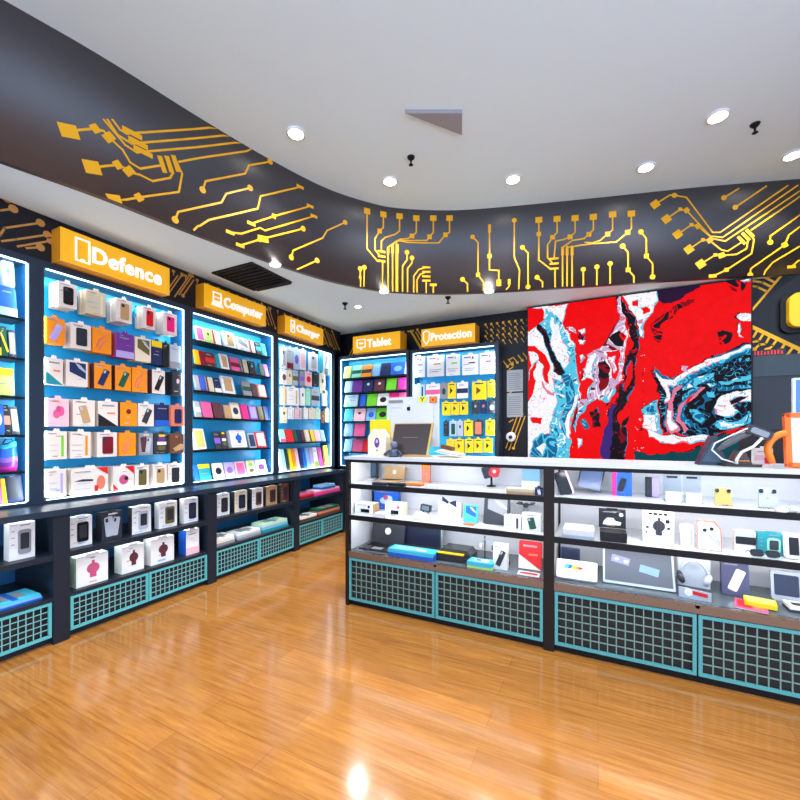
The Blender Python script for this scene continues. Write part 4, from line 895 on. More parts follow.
for i, (x0, x1, acc, b, lb) in enumerate([(217,229.5,'charcoal','white','first'),(234.5,247,'navy','cream','second'),(252,263,'brown','white','third'),(266,277,'maroon','tan','fourth'),(280.5,289,'maroon','brown','fifth')]):
    bx(MID, x0, x1, 0.205, 0.05, '%s box with a %s case, %s on the shelf below the Computer bay' % (b, acc, lb), b, 'case', acc, side='charcoal')
def flat(Z, x0, x1, h, d, label, cols, X=-3.17, name='flat_pack', cat='flat pack', grp='flat packs on the low shelf units', rnd=0.02):
    a = onX(x0, 434, X)[0]; b = onX(x1, 434, X)[0]; w = b-a
    mb = MB(); n = len(cols)
    for i, c in enumerate(cols):
        q = 0.004*i; mb.hslab(rrect(0, d/2, w-2*q, d-2*q, rnd, 3), h*i/n, h*(i+1)/n-0.0008, c)
    mb.hslab(rrect(0, d/2, w*0.5, d*0.5, 0.01, 3), h, h+0.001, 'grey' if cols[-1] != 'grey' else 'white')
    o = mb.build(name, 'print', None, (X, (a+b)/2, Z), (0,0,PI/2)); tag(o, label, cat, grp)
    s = MB(); s.hslab(rrect(0, d/2, w*0.12, d*0.9, 0.004, 2), h+0.0011, h+0.0018, cols[0]); s.build('band', 'print', o)
flat(DECK, -12, 43, 0.035, 0.22, 'blue and white flat box on the bottom shelf, leftmost low unit', ['blue','light blue','cyan'], rnd=0.003)
flat(DECK, 214, 236, 0.075, 0.20, 'white stack of padded sleeves on the bottom shelf below the Computer bay', ['grey','cream','white'])
flat(DECK, 238, 262, 0.065, 0.20, 'grey and white padded sleeves in the middle below the Computer bay', ['grey','silver','white'])
flat(DECK, 263, 289, 0.090, 0.20, 'teal and pale blue padded sleeves at the right below the Computer bay', ['teal','light blue','pale green'])
flat(MID, 300, 314, 0.055, 0.18, 'dark red flat sleeve pack on the upper shelf below the Charger bay', ['dark red','red','pink'])
flat(MID, 315, 341, 0.060, 0.18, 'long pink flat sleeve pack on the upper shelf below Charger', ['hot pink','pink','pale pink'])
flat(MID+0.062, 322, 336, 0.05, 0.16, 'blue pouch resting on the long pink pack below Charger', ['blue','light blue'])
flat(DECK, 300, 318, 0.050, 0.18, 'white and brown flat pack on the bottom shelf below Charger', ['brown','white'])
flat(DECK, 319, 341, 0.085, 0.18, 'stack of orange-brown and green flat packs on the bottom shelf below Charger', ['brown','salmon','dark green'])
# ================================================================== counter contents
def at(px, py, Z, ymin=CY+0.03, ymax=CY+CD-0.05):
    X, Y, k = onZ(px, py, Z)
    if Y < ymin: X, _, k = onY(px, py, ymin); Y = ymin
    if Y > ymax: X, _, k = onY(px, py, ymax); Y = ymax
    return X, Y, k
GC = {LA: 'goods on the top level of the counters', LB: 'goods on the middle level of the counters', LC: 'goods on the bottom level of the counters', WT: 'things on the white worktop'}
def place(Z, x0, x1, yt, yb, Y=None):
    """front-face placement: centre X, depth Y, width, height"""
    xc = (x0+x1)/2
    if Y is None: X, Y, k = at(xc, yb, Z)
    a = onY(x0, yb, Y)[0]; b = onY(x1, yb, Y)[0]; zt = onY(xc, yt, Y)[1]
    return (a+b)/2, Y, b-a, zt-Z
def cbox(Z, x0, x1, yt, yb, label, base, des='plain', acc='grey', d=0.04, Y=None, yaw=0, side=None, name='accessory_box', cat='box', lean=0, hmax=None):
    X, Y, w, h = place(Z, x0, x1, yt, yb, Y)
    if hmax: h = min(h, hmax)
    if lean:
        return folio(name, cat, GC[Z], label, X, Y, Z, w, h/math.cos(math.radians(lean)), d, math.radians(yaw), lean, base, des, acc)
    return carton(name, cat, GC[Z], label, X, Y, Z+0.0005, w, h, d, math.radians(yaw), base, des, acc, side)
def flatbox(Z, x0, x1, yf, label, cols, d, h, art=None, name='flat_box', cat='box', Y=None, rnd=0.003, yaw=0):
    X, Y, w, _ = place(Z, x0, x1, yf-5, yf, Y)
    mb = MB(); n = len(cols)
    for i, c in enumerate(cols): mb.hslab(rrect(0, d/2, w, d, rnd, 2), h*i/n, h*(i+1)/n-0.0003, c)
    if art:
        for q, (cx, cy, ww, dd, c) in enumerate(art): mb.hslab(rrect((cx-0.5)*w, cy*d, ww*w, dd*d, 0.004, 3), h, h+0.0006*(q+1), c)
    o = mb.build(name, 'print', None, (X, Y, Z+0.0005), (0,0,math.radians(yaw))); tag(o, label, cat, GC[Z])
    lid = MB(); lid.box(-w*0.5-0.0008, w*0.5+0.0008, -0.0008, 0.0, h*0.5, h, cols[-1]); lid.build('lid', 'print', o)
    return o
def laptop(Z, x0, x1, yt, yb, label, Y=None, col='charcoal', scr='navy', lw=0.23, logo=True, yaw=0, open_=100, name='laptop', facing=True):
    X, Y, w, h = place(Z, x0, x1, yt, yb, Y)
    e = empty(name, (X, Y, Z+0.0005), math.radians(yaw), label, 'laptop', GC[Z])
    d = lw; MB().hslab(rrect(0, d/2, w, d, 0.012, 4), 0, 0.012, col).build('base', 'gloss', e)
    k = MB(); 
    for r in range(4):
        for c in range(11): k.box(-w*0.42+c*w*0.077, -w*0.42+c*w*0.077+w*0.062, d*0.5+r*0.020, d*0.5+r*0.020+0.015, 0.012, 0.0135, 'black')
    k.build('keyboard', 'print', e); MB().hslab(rrect(0, d*0.24, w*0.3, d*0.3, 0.004, 3), 0.012, 0.0125, 'grey').build('touchpad', 'gloss', e)
    la = math.radians(open_-90); T = Matrix.Translation((0, d, 0.010)) @ Matrix.Rotation(-la, 4, 'X')
    hh = (h-0.012)/math.cos(la); lid = MB(); lid.slab(rrect(0, hh/2, w, hh, 0.012, 4), 0, 0.008, col, T=T); lo = lid.build('lid', 'gloss', e)
    s = MB(); s.slab(rrect(0, hh/2, w*0.94, hh*0.9, 0.004, 3), -0.001, 0, scr, T=T)
    if logo: s.slab(ell(0, hh*0.55, w*0.09, w*0.09, 20), -0.0018, -0.001, 'white', T=T)
    s.build('screen', 'gloss', lo)
    return e
# --- left counter, top level
X, Y, w, h = place(LA, 352, 377, 459, 482, 3.0)
e = empty('display_speaker', (X, Y, LA), 0, 'big slate grey rounded screen at the left end of the top level', 'screen', GC[LA])
MB().slab(rrect(0, h*0.54, w, h*0.92, 0.03, 5), 0, 0.03, 'charcoal').build('screen', 'gloss', e); MB().slab(rrect(0, h*0.54, w*0.9, h*0.8, 0.025, 5), -0.002, -0.0001, (70,96,116)).build('front_glass', 'gloss', e)
MB().hslab(rrect(0, -0.02, w*0.8, 0.09, 0.02, 4), 0, 0.008, 'white').build('foot', 'gloss', e)
laptop(LA, 377, 398, 467, 484, 'tan laptop with a white mark on the top level of the left counter', Y=2.86, col='tan', scr='tan', lw=0.12, open_=98)
flatbox(LA, 372, 386, 489, 'small black flat pack in front, left end of the top level', ['black','charcoal'], 0.06, 0.018, [(0.7,0.5,0.4,0.5,'blue')], name='flat_pack', cat='flat pack')
flatbox(LA, 388, 404, 490, 'black flat pack in front of the tan laptop on the top level', ['black','black'], 0.06, 0.02, [(0.3,0.5,0.3,0.4,'grey')], name='flat_pack', cat='flat pack')
o = flatbox(LA, 406, 421, 490.5, 'orange-red pack lying in front on the top level of the left counter', ['white','red','orange'], 0.06, 0.03, [(0.5,0.5,0.6,0.5,'orange')], name='flat_pack', cat='flat pack')
cbox(LA, 421.5, 429.5, 463, 482, 'salmon upright slim box on the top level of the left counter', 'salmon', 'top', 'orange', 0.03, Y=2.98)
flatbox(LA, 426, 439, 491, 'small white flat box with dark marks, top level of the left counter', ['white','white'], 0.07, 0.018, [(0.4,0.3,0.6,0.2,'maroon')])
flatbox(LA, 441, 473, 494.5, 'long pale leaflet in front on the top level, left counter', ['pale blue','white'], 0.10, 0.006, [(0.5,0.5,0.7,0.5,'light blue')], name='leaflet', cat='leaflet')
flatbox(LA, 476, 503, 496, 'white leaflet beside the cardboard box on the top level', ['white','white'], 0.10, 0.006, [(0.5,0.5,0.5,0.4,'pale blue')], name='leaflet', cat='leaflet')
# red and black joystick-like gadget
X, Y, w, h = place(LA, 483, 500, 465, 483, 2.98)
e = empty('game_controller', (X, Y, LA), 0, 'red and black gadget on a stand, top level of the left counter', 'gadget', GC[LA])
MB().lathe([(0.035,0),(0.035,0.006),(0.008,0.012),(0.008,h*0.45)], n=18, col='black').build('stand', 'gloss', e)
m = MB(); m.slab(rrect(-w*0.22, h*0.66, w*0.55, h*0.55, 0.012, 4, 0.35), -0.02, 0.02, 'black'); m.build('grip', 'gloss', e)
m = MB(); m.slab(rrect(w*0.2, h*0.7, w*0.55, h*0.5, 0.02, 4, -0.3), -0.025, 0.015, 'red'); m.slab(ell(w*0.22, h*0.72, 0.012, 0.012, 14), -0.03, -0.025, 'white'); m.build('shell', 'gloss', e)
cbox(LA, 522, 540, 462, 477, 'pale blue box behind the cardboard box, top level', 'light blue', 'base', 'white', 0.04, Y=2.98)
flatbox(LA, 506, 534, 498, 'tan cardboard flat box, top level by the middle post', ['tan','tan','beige'], 0.09, 0.035)
o = cbox(LA, 535, 543, 488, 499, 'small black and white box beside the middle post, top level', 'navy', 'tilted', 'white', 0.03)
# --- left counter, middle level
cbox(LB, 352, 373, 490, 508, 'navy box at the back left of the middle level', 'navy', 'dot', 'grey', 0.05, Y=3.02, hmax=0.2)
cbox(LB, 374, 398, 490, 514, 'bright blue box with white shapes on the middle level', 'blue', 'flower', 'pale blue', 0.05, Y=2.96, hmax=0.21)
cbox(LB, 355, 373, 503.5, 521, 'white carton with a black window and tan side, middle level', 'white', 'plain', 'grey', 0.10, Y=2.72, side='tan', hmax=0.14)
cbox(LB, 385, 402, 503.5, 521, 'white carton with a black window and purple dot, middle level', 'white', 'plain', 'grey', 0.10, Y=2.74, side='cream', hmax=0.14)
for (x0, x1, c) in ((360.5, 368.5, 'black'), (391.5, 399, 'black')): pass
for ob in [o_ for o_ in COL.objects if o_.get('label','').startswith('white carton with a black window')]:
    me = ob.data; ws = max(v.co.x for v in me.vertices); hs = max(v.co.z for v in me.vertices)
    m = MB(); m.slab([(-ws*0.3,hs*0.18),(ws*0.6,hs*0.18),(ws*0.6,hs*0.48),(-ws*0.3,hs*0.48)], -0.006, -0.0015, 'black'); m.slab(ell(ws*0.55, hs*0.72, 0.011, 0.011, 14), -0.003, -0.0015, 'navy' if 'tan side' in ob['label'] else 'magenta'); m.build('window', 'gloss', ob)
flatbox(LB, 374, 386, 520.5, 'low white box between the two cartons, middle level', ['white','white'], 0.08, 0.03)
X, Y, w, h = place(LB, 413, 431, 503, 524, 2.76)
e = empty('action_camera', (X, Y, LB), 0, 'black small camera screen on a round white base, middle level', 'camera', GC[LB])
MB().lathe([(w*0.42,0),(w*0.45,0.015),(w*0.38,0.04),(w*0.30,0.05)], n=24, col='white').build('base', 'gloss', e)
MB().tube([(w*0.05,0,0.05),(w*0.15,0,0.075),(w*0.2,0,0.09)], 0.005, 'black').build('arm', 'gloss', e)
m = MB(); m.slab(rrect(w*0.25, h*0.72, w*0.55, h*0.42, 0.006, 3, -0.12), -0.02, 0.01, 'black'); m.slab(rrect(w*0.25, h*0.72, w*0.42, h*0.3, 0.003, 2, -0.12), -0.0215, -0.02, (96,120,130)); m.build('camera', 'gloss', e)
X, Y, w, h = place(LB, 440, 458, 503, 524, 2.90)
cbox(LB, 438, 461, 502, 523, 'white box with a navy bow shape on the middle level', 'white', 'plain', 'grey', 0.03, Y=2.92, hmax=0.19)
ob = [o_ for o_ in COL.objects if o_.get('label','').startswith('white box with a navy bow')][0]
m = MB()
for sx in (-1, 1): m.slab([(0,0.115),(sx*0.055,0.155 if sx < 0 else 0.13),(sx*0.06,0.12 if sx < 0 else 0.075),(sx*0.012,0.10)], -0.003, -0.0015, 'navy')
m.build('bow_picture', 'print', ob)
cbox(LB, 463, 477, 506, 527, 'cyan and blue phone box leaning on the middle level', 'cyan', 'diagtop', 'blue', 0.015, Y=2.78, lean=12, name='phone_box', cat='phone box')
flatbox(LB, 463, 473, 529.5, 'small orange card in front of the cyan phone box', ['orange','salmon'], 0.04, 0.012, name='price_card', cat='card', Y=2.70)
cbox(LB, 483, 509, 499, 528, 'dark magazine-like pack with pictures, middle level of the left counter', 'charcoal', 'diagtop', 'grey', 0.02, Y=2.80, lean=14, name='laptop_pack', cat='pack', hmax=0.2)
cbox(LB, 504, 521, 516, 531, 'white box with a tiny bottle picture, middle level near the post', 'white', 'stripe', 'charcoal', 0.05, Y=2.72)
cbox(LB, 522, 541, 514, 533, 'white box with three tiny bottle pictures, next to the middle post', 'white', 'tilted', 'dark green', 0.05, Y=2.72)
X, Y, w, h = place(LB, 518, 534, 505, 524, 2.98)
e = empty('mini_drone', (X, Y, LB), 0, 'small dark drone on a clear stand at the back, middle level', 'drone', GC[LB])
MB().box(-0.02, 0.02, -0.015, 0.015, 0, 0.10, 'silver').build('stand', 'clear', e)
m = MB(); m.slab(rrect(0, 0.125, w*0.3, 0.03, 0.008, 3), -0.02, 0.02, 'charcoal'); m.build('body', 'gloss', e)
for sx in (-1, 1):
    for sy in (-1, 1):
        m = MB(); m.tube([(0,0,0.128),(sx*w*0.4,sy*0.03,0.135)], 0.004, 'navy'); m.lathe([(0.018,0),(0.018,0.006)], cx=sx*w*0.4, cy=sy*0.03, z=0.136, n=12, col='charcoal'); m.build('rotor_arm', 'gloss', e)
# --- left counter, bottom level
laptop(LC, 358, 392, 527, 551, 'open dark laptop with a white round logo at the left end, bottom level', Y=2.71, lw=0.20, col='charcoal', scr='charcoal', open_=104)
cbox(LC, 394, 400, 525, 545, 'white upright tablet edge between the two laptops, bottom level', 'white', 'plain', 'grey', 0.02, Y=2.96, lean=8, name='tablet', cat='tablet', hmax=0.2)
X, Y, w, h = place(LC, 401, 441, 526, 556, 2.97)
e = empty('monitor', (X, Y, LC), 0, 'large dark screen with purple icons at the back, bottom level', 'screen', GC[LC]); h = 0.225
MB().slab(rrect(0, h*0.5, w, h, 0.008, 3), 0, 0.02, 'charcoal').build('panel', 'gloss', e)
m = MB(); m.slab([(-w*0.46,h*0.08),(w*0.46,h*0.08),(w*0.46,h*0.94),(-w*0.46,h*0.94)], -0.001, -0.0001, (30,34,56)); m.slab(ell(-w*0.1, h*0.84, 0.012, 0.01, 12), -0.002, -0.001, 'violet'); m.slab(ell(w*0.12, h*0.80, 0.014, 0.012, 12), -0.002, -0.001, 'lilac'); m.build('screen', 'gloss', e)
MB().box(w*0.5+0.001, w*0.5+0.012, -0.005, 0.02, 0, h, 'silver').build('side_trim', 'sheen', e)
flatbox(LC, 388, 433, 560, 'long cyan and blue flat box on the bottom level', ['blue','blue','cyan'], 0.12, 0.055, [(0.4,0.5,0.6,0.5,'mint'),(0.7,0.4,0.2,0.3,'white')])
e0 = place(LC, 436, 470, 548, 565, 2.72); X, Y, w, h = e0
e = empty('card_printer', (X, Y, LC), 0, 'black device with a yellow stripe on the bottom level', 'printer', GC[LC])
MB().hslab(rrect(0, 0.10, w, 0.20, 0.01, 3), 0, 0.055, 'black').build('body', 'gloss', e)
MB().slab([(-w*0.48,0.055),(w*0.48,0.055),(w*0.38,0.085),(-w*0.36,0.085)], 0.03, 0.18, 'charcoal').build('lid', 'gloss', e)
MB().box(-w*0.46, w*0.30, -0.002, 0.03, 0.0555, 0.062, 'yellow').build('stripe', 'print', e)
flatbox(LC, 467, 492, 572, 'teal and white small flat box on the bottom level', ['lime','cyan','cyan'], 0.10, 0.045, [(0.5,0.5,0.6,0.5,'white'),(0.4,0.5,0.2,0.3,'blue')])
X, Y, w, h = place(LC, 476, 494, 533, 556, 2.90)
e = empty('headset', (X, Y, LC), 0, 'black and white small headset on a post, bottom level', 'headset', GC[LC])
m = MB(); m.box(-0.004, 0.004, -0.004, 0.004, 0, 0.17, 'black'); m.lathe([(0.035,0),(0.035,0.005)], n=18, col='black'); m.build('stand', 'gloss', e)
m = MB(); m.tube([(0.02+0.045*math.cos(a), -0.01, 0.10+0.05*math.sin(a)) for a in [PI*i/12 for i in range(13)]], 0.005, 'silver'); m.build('headband', 'gloss', e)
for sx in (-1, 1): MB().lathe([(0.02,-0.01),(0.024,0),(0.02,0.012)], n=16, col='black' if sx > 0 else 'white', T=Matrix.Translation((0.02+sx*0.045,-0.012,0.095)) @ Matrix.Rotation(PI/2, 4, 'Y')).build('ear_cup', 'gloss', e)
cbox(LC, 493, 507, 545, 571, 'white phone box with a dark slanting phone, bottom level', 'white', 'tiltleft', 'charcoal', 0.06, Y=2.72, name='phone_box', cat='phone box')
cbox(LC, 518.5, 541, 543, 571, 'bright red and white pack next to the middle post, bottom level', 'red', 'diag', 'white', 0.03, Y=2.80, lean=8, name='accessory_pack', cat='pack', hmax=0.21)
flatbox(LC, 517, 539, 577.5, 'red and white flat card lying in front by the middle post', ['white','white'], 0.07, 0.006, [(0.5,0.5,0.8,0.5,'red')], name='card', cat='card', Y=2.675)
m = MB(); m.lathe([(0.012,0),(0.014,0.01),(0.010,0.022),(0.004,0.026)], n=16, col='black'); X, Y, k = at(510.5, 561, LC); o = m.build('security_knob', 'gloss', None, (X, 2.86, LC)); tag(o, 'tiny black knob between the phone box and the red pack', 'knob', GC[LC])
# --- right counter, top level
X, Y, w, h = place(LA, 560, 574, 467, 500, 2.73)
e = empty('phone_stand', (X, Y, LA), 0, 'black phone leaning left on a pink-edged stand, top level by the post', 'phone', GC[LA]); h = 0.165
T = Matrix.Translation((0,0.02,0.0)) @ Matrix.Rotation(math.radians(-16), 4, 'X') @ Matrix.Rotation(math.radians(-20), 4, 'Y')
MB().slab(rrect(0, h*0.5, 0.075, h*0.95, 0.010, 4), 0.0, 0.009, 'black', T=T).build('phone', 'gloss', e)
MB().slab(rrect(0.018, h*0.5, 0.06, h*0.95, 0.010, 4), 0.0095, 0.013, 'pale pink', T=T).build('case_back', 'gloss', e)
MB().hslab(rrect(0.01, 0.05, 0.06, 0.08, 0.01, 3), 0, 0.005, 'silver').build('foot', 'gloss', e)
def easel(Z, x0, x1, yt, yb, Y, label, body, scr, tilt=0, name='tablet', cat='tablet', hmax=0.17, lean=18, extra=None):
    X, Y, w, h = place(Z, x0, x1, yt, yb, Y); h = min(h, hmax)
    e = empty(name, (X, Y, Z), 0, label, cat, GC[Z])
    T = Matrix.Translation((0,0,0.008+abs(math.sin(math.radians(tilt)))*w*0.5)) @ Matrix.Rotation(math.radians(-lean), 4, 'X') @ Matrix.Rotation(math.radians(tilt), 4, 'Y')
    MB().slab(rrect(0, h*0.5, w, h, 0.01, 4), 0, 0.009, body, T=T).build('body', 'gloss', e)
    m = MB(); m.slab(rrect(0, h*0.5, w*0.88, h*0.88, 0.004, 3), -0.001, -0.0001, scr, T=T)
    if extra: extra(m, w, h, T)
    m.build('screen', 'gloss', e)
    MB().slab([(-0.01,0),(0.01,0),(0.01,h*0.7),(-0.01,h*0.7)], 0.09, 0.093, 'silver', T=Matrix.Rotation(math.radians(6), 4, 'X')).build('easel', 'clear', e)
    return e
easel(LA, 576, 601, 467, 494, 2.92, 'slate blue tablet tipped on an easel, top level of the right counter', 'charcoal', (96,112,150), 10)
X, Y, w, h = place(LA, 612, 632, 468, 492, 2.9)
cbox(LA, 612, 632, 467, 494, 'magenta and blue phone box with a dark phone on it, top level', 'blue', 'spine', 'hot pink', 0.03, Y=2.90, name='phone_box', cat='phone box', hmax=0.165)
ob = [o_ for o_ in COL.objects if o_.get('label','').startswith('magenta and blue phone box')][0]
MB().slab(rrect(0.0, 0.07, 0.035, 0.085, 0.006, 3, -0.3), -0.008, -0.002, 'black').build('phone', 'gloss', ob)
X, Y, w, h = place(LA, 645, 659, 477, 494, 2.92)
e = empty('phone', (X, Y, LA), 0, 'black phone beside its pink back, top level of the right counter', 'phone', GC[LA])
MB().slab(rrect(-w*0.25, h*0.5, w*0.5, h, 0.006, 3), 0, 0.009, 'black').build('screen_side', 'gloss', e); MB().slab(rrect(w*0.25, h*0.5, w*0.48, h*0.98, 0.006, 3), 0.004, 0.012, 'lilac').build('back_side', 'gloss', e)
MB().box(-w*0.4, w*0.4, -0.01, 0.03, 0, 0.004, 'silver').build('foot', 'clear', e)
for i, (x0, x1, lb) in enumerate([(664, 682, 'clear acrylic card holder with a black strip, left of the pair, top level'), (684, 702, 'clear acrylic card holder with a black strip, right of the pair, top level')]):
    X, Y, w, h = place(LA, x0, x1, 473, 503, 2.80); h = 0.165
    e = empty('acrylic_holder', (X, Y, LA), 0, lb, 'card holder', GC[LA])
    MB().slab([(-w/2,0.002),(w/2,0.002),(w/2,h),(-w/2,h)], 0.02, 0.023, 'white', T=Matrix.Rotation(math.radians(-6), 4, 'X')).build('front_plate', 'clear', e)
    m = MB(); m.slab(rrect(0, h*0.85, w*0.62, h*0.075, 0.003, 2), 0.017, 0.0198, 'black', T=Matrix.Rotation(math.radians(-6), 4, 'X')); m.slab(rrect(0, h*0.96, w*0.45, h*0.03, 0.002, 2), 0.017, 0.0198, 'grey', T=Matrix.Rotation(math.radians(-6), 4, 'X')); m.build('card', 'print', e)
    MB().box(-w*0.42, w*0.42, -0.03, -0.01, 0, 0.055, 'white').build('card_stack', 'print', e); MB().box(-w/2, w/2, -0.045, 0.05, 0, 0.002, 'white').build('foot', 'clear', e)
def knobplate(x0, x1, yt, yb, label, col, acc):
    X, Y, w, h = place(LA, x0, x1, yt, yb, 2.74)
    e = empty('tablet_holder', (X, Y, LA), 0, label, 'gadget', GC[LA])
    T = Matrix.Rotation(math.radians(-12), 4, 'X') @ Matrix.Translation((0,0,0.01))
    MB().slab([(-w*0.44,0),(w*0.48,0),(w*0.42,h),(-w*0.40,h)], 0, 0.012, col, T=T).build('plate', 'sheen', e)
    for sx in (-1, 1): MB().slab(rrect(sx*w*0.31, h*0.82, w*0.2, h*0.24, 0.012, 4), -0.012, 0.0, 'black', T=T).build('knob', 'gloss', e)
    for i in range(5): MB().lathe([(0.006,0),(0.0085,0.004),(0.006,0.010)], cx=-w*0.40+i*w*0.2, cy=-0.006, n=10, col=acc).build('foot', 'sheen', e)
    MB().slab(rrect(0, h*0.45, w*0.12, h*0.1, 0.004, 3), -0.002, -0.0001, acc, T=T).build('emblem', 'sheen', e)
knobplate(714, 733, 490, 510, 'gold plate with two black knobs on the top level, right counter', 'gold', 'tan')
knobplate(758, 779, 490, 512, 'silver plate with two black knobs on the top level, right counter', 'silver', 'grey')
X, Y, k = at(788, 514, LA)
m = MB(); R = random.Random(4); b = 0
for i in range(7):
    a = 2*PI*i/7; b = len(m.v); x, y = 0.045*math.cos(a), 0.03*math.sin(a)
    m.v += [(x,y,0.001),(x+0.03*R.random(),y+0.02,0.003+0.02*R.random()),(x*0.3,y*0.3,0.022+0.012*R.random())]; m.face([b,b+1,b+2], 'white'); m.face([b+2,b+1,b], 'white')
for i in range(6): m.lathe([(0.016,0),(0.019,0.008),(0.012,0.016)], cx=0.04*math.cos(i), cy=0.022*math.sin(i*1.3), n=9, col='white')
o = m.build('plastic_wrap', 'gloss', None, (X, Y, LA)); tag(o, 'crumpled clear wrap beside the silver plate, top level', 'plastic wrap', GC[LA])
# --- right counter, middle level
flatbox(LB, 563, 594, 540, 'white tablet box lying flat at the left of the middle level', ['silver','white','white'], 0.20, 0.05, [(0.5,0.4,0.4,0.3,'pale blue')])
flatbox(LB, 600, 627, 545, 'low black box holding the car toy carton, middle level', ['black','black'], 0.12, 0.055, name='display_block', cat='box')
X, Y, w, h = place(LB, 598, 625, 516, 538, 2.80)
carton('toy_car_box', 'box', GC[LB], 'black carton with a white car picture on the low black box', X+0.004, Y-0.005, LB+0.0565, w, 0.11, 0.05, 0, 'black', 'plain', 'grey')
ob = [o_ for o_ in COL.objects if o_.get('label','').startswith('black carton with a white car')][0]
m = MB(); m.slab([(-w*0.35,0.02),(w*0.3,0.02),(w*0.34,0.038),(w*0.12,0.045),(w*0.04,0.062),(-w*0.18,0.062),(-w*0.3,0.042)], -0.003, -0.0015, 'white'); m.slab(ell(w*0.33,0.085,0.012,0.012,14), -0.003, -0.0015, 'silver'); m.slab([(-w*0.3,0.095),(w*0.15,0.095),(w*0.15,0.102),(-w*0.3,0.102)], -0.003, -0.0015, 'grey'); m.build('car_picture', 'print', ob)
cbox(LB, 643, 674, 512, 547, 'big white box with small black icons on the middle level', 'white', 'figure', 'charcoal', 0.06, Y=2.76, hmax=0.20)
ob = [o_ for o_ in COL.objects if o_.get('label','').startswith('big white box with small black icons')][0]
m = MB()
for (x, z, w_, h_) in [(-0.04,0.17,0.02,0.012),(-0.015,0.17,0.02,0.012),(0.01,0.17,0.02,0.012),(0.035,0.17,0.02,0.012),(0.045,0.13,0.02,0.02),(0.05,0.09,0.014,0.014),(-0.055,0.09,0.014,0.012),(-0.06,0.06,0.01,0.01)]: m.slab(rrect(x,z,w_,h_,0.003,2), -0.0055, -0.0045, 'black')
m.build('icons', 'print', ob)
cbox(LB, 681, 694, 526, 551, 'plain white box behind the earphone pack, middle level', 'white', 'stripe', 'silver', 0.05, Y=2.75)
X, Y, w, h = place(LB, 697, 722, 520, 553, 2.71); h = 0.16
e = empty('earphone_pack', (X, Y, LB), math.radians(-12), 'white pack with an orange outline and earphones, middle level', 'earphones', GC[LB])
o1 = MB(); o1.slab([(-w/2,0),(w/2,0),(w*0.46,h*0.75),(w*0.2,h),(-w*0.5,h)], 0, 0.03, 'salmon'); o1.slab([(-w*0.46,0.004),(w*0.46,0.004),(w*0.42,h*0.73),(w*0.18,h*0.96),(-w*0.46,h*0.96)], -0.001, 0, 'white'); o1.build('package', 'print', e)
m = MB(); m.tube([(-0.02,-0.004,0.11),(0.0,-0.005,0.09),(0.02,-0.005,0.07),(0.045,-0.004,0.03)], 0.0035, 'white'); m.tube([(0.01,-0.004,0.12),(0.025,-0.005,0.09),(0.045,-0.005,0.05)], 0.0035, 'white'); m.slab(ell(-0.02,0.11,0.009,0.009,12), -0.008, -0.002, 'charcoal'); m.slab(ell(0.01,0.12,0.009,0.009,12), -0.008, -0.002, 'charcoal'); m.build('earphones', 'gloss', e)
cbox(LB, 735, 756, 532, 552, 'white box with a black label next to the teal box', 'white', 'top', 'silver', 0.05, Y=2.76)
ob = [o_ for o_ in COL.objects if o_.get('label','').startswith('white box with a black label')][0]
MB().slab(rrect(0, 0.062, 0.085, 0.04, 0.003, 2), -0.005, -0.004, 'black').build('label_strip', 'print', ob)
cbox(LB, 758, 785, 534, 555, 'bright teal box on the middle level of the right counter', 'teal', 'window', 'mint', 0.05, Y=2.74)
X, Y, w, h = place(LB, 750, 781, 548, 560, 2.675)
e = empty('sunglasses', (X, Y, LB+0.002), 0.1, 'black sunglasses lying in front of the teal box', 'sunglasses', GC[LB])
for sx in (-1, 1): MB().slab(rrect(sx*0.033, 0.02, 0.056, 0.036, 0.014, 4), -0.004, 0.001, 'black', T=Matrix.Rotation(-0.35,4,'X')).build('lens', 'gloss', e)
m = MB(); m.tube([(-0.006,-0.002,0.028),(0.006,-0.002,0.028)], 0.003, 'black'); m.build('bridge', 'gloss', e)
for sx in (-1, 1): MB().tube([(sx*0.062,0.0,0.026),(sx*0.064,0.035,0.02),(sx*0.060,0.062,0.004)], 0.0025, 'black').build('temple', 'gloss', e)
cbox(LB, 786, 803, 535, 559, 'white pack with a black and red square at the right edge, middle level', 'white', 'window', 'black', 0.03, Y=2.70, lean=8)
cbox(LB, 806, 828, 535, 560, 'dark pack beyond the right edge of the frame, middle level', 'charcoal', 'window', 'red', 0.03, Y=2.72)
# --- right counter, bottom level
easel(LC, 561, 580, 549, 568, 2.98, 'slate blue square device at the back left, bottom level of the right counter', (70,90,130), (50,60,84), 0, name='smart_display', cat='screen', hmax=0.14, lean=5)
cbox(LC, 556, 597, 567, 591, 'white tablet box with a rainbow picture, bottom level', 'white', 'plain', 'grey', 0.03, Y=2.70, lean=38, name='tablet_box', cat='tablet box')
ob = [o_ for o_ in COL.objects if o_.get('label','').startswith('white tablet box with a rainbow')][0]
m = MB(); hh = 0.06
for i, c in enumerate(('cyan','blue','yellow','orange','red','pale pink')): m.slab([(-0.07+i*0.02,hh),(-0.05+i*0.02,hh+0.004),(-0.04+i*0.02,hh+0.03-0.003*i),(-0.062+i*0.02,hh+0.03-0.003*i)], -0.003, -0.001, c)
m.build('rainbow_picture', 'print', ob)
X, Y, w, h = place(LC, 603, 676, 553, 598, 2.76); h = 0.225
e = empty('laptop_box', (X, Y, LC), 0, 'large grey flat panel leaning at the back, bottom level of the right counter', 'panel', GC[LC])
T = Matrix.Translation((0,0,0.008)) @ Matrix.Rotation(math.radians(-28), 4, 'X')
MB().slab(rrect(0, h*0.5, w, h, 0.008, 3), 0, 0.02, 'silver', T=T).build('tray', 'print', e)
MB().slab(rrect(0, h*0.52, w*0.94, h*0.9, 0.004, 3), -0.002, -0.0001, (84,88,98), T=T).build('pad', 'print', e)
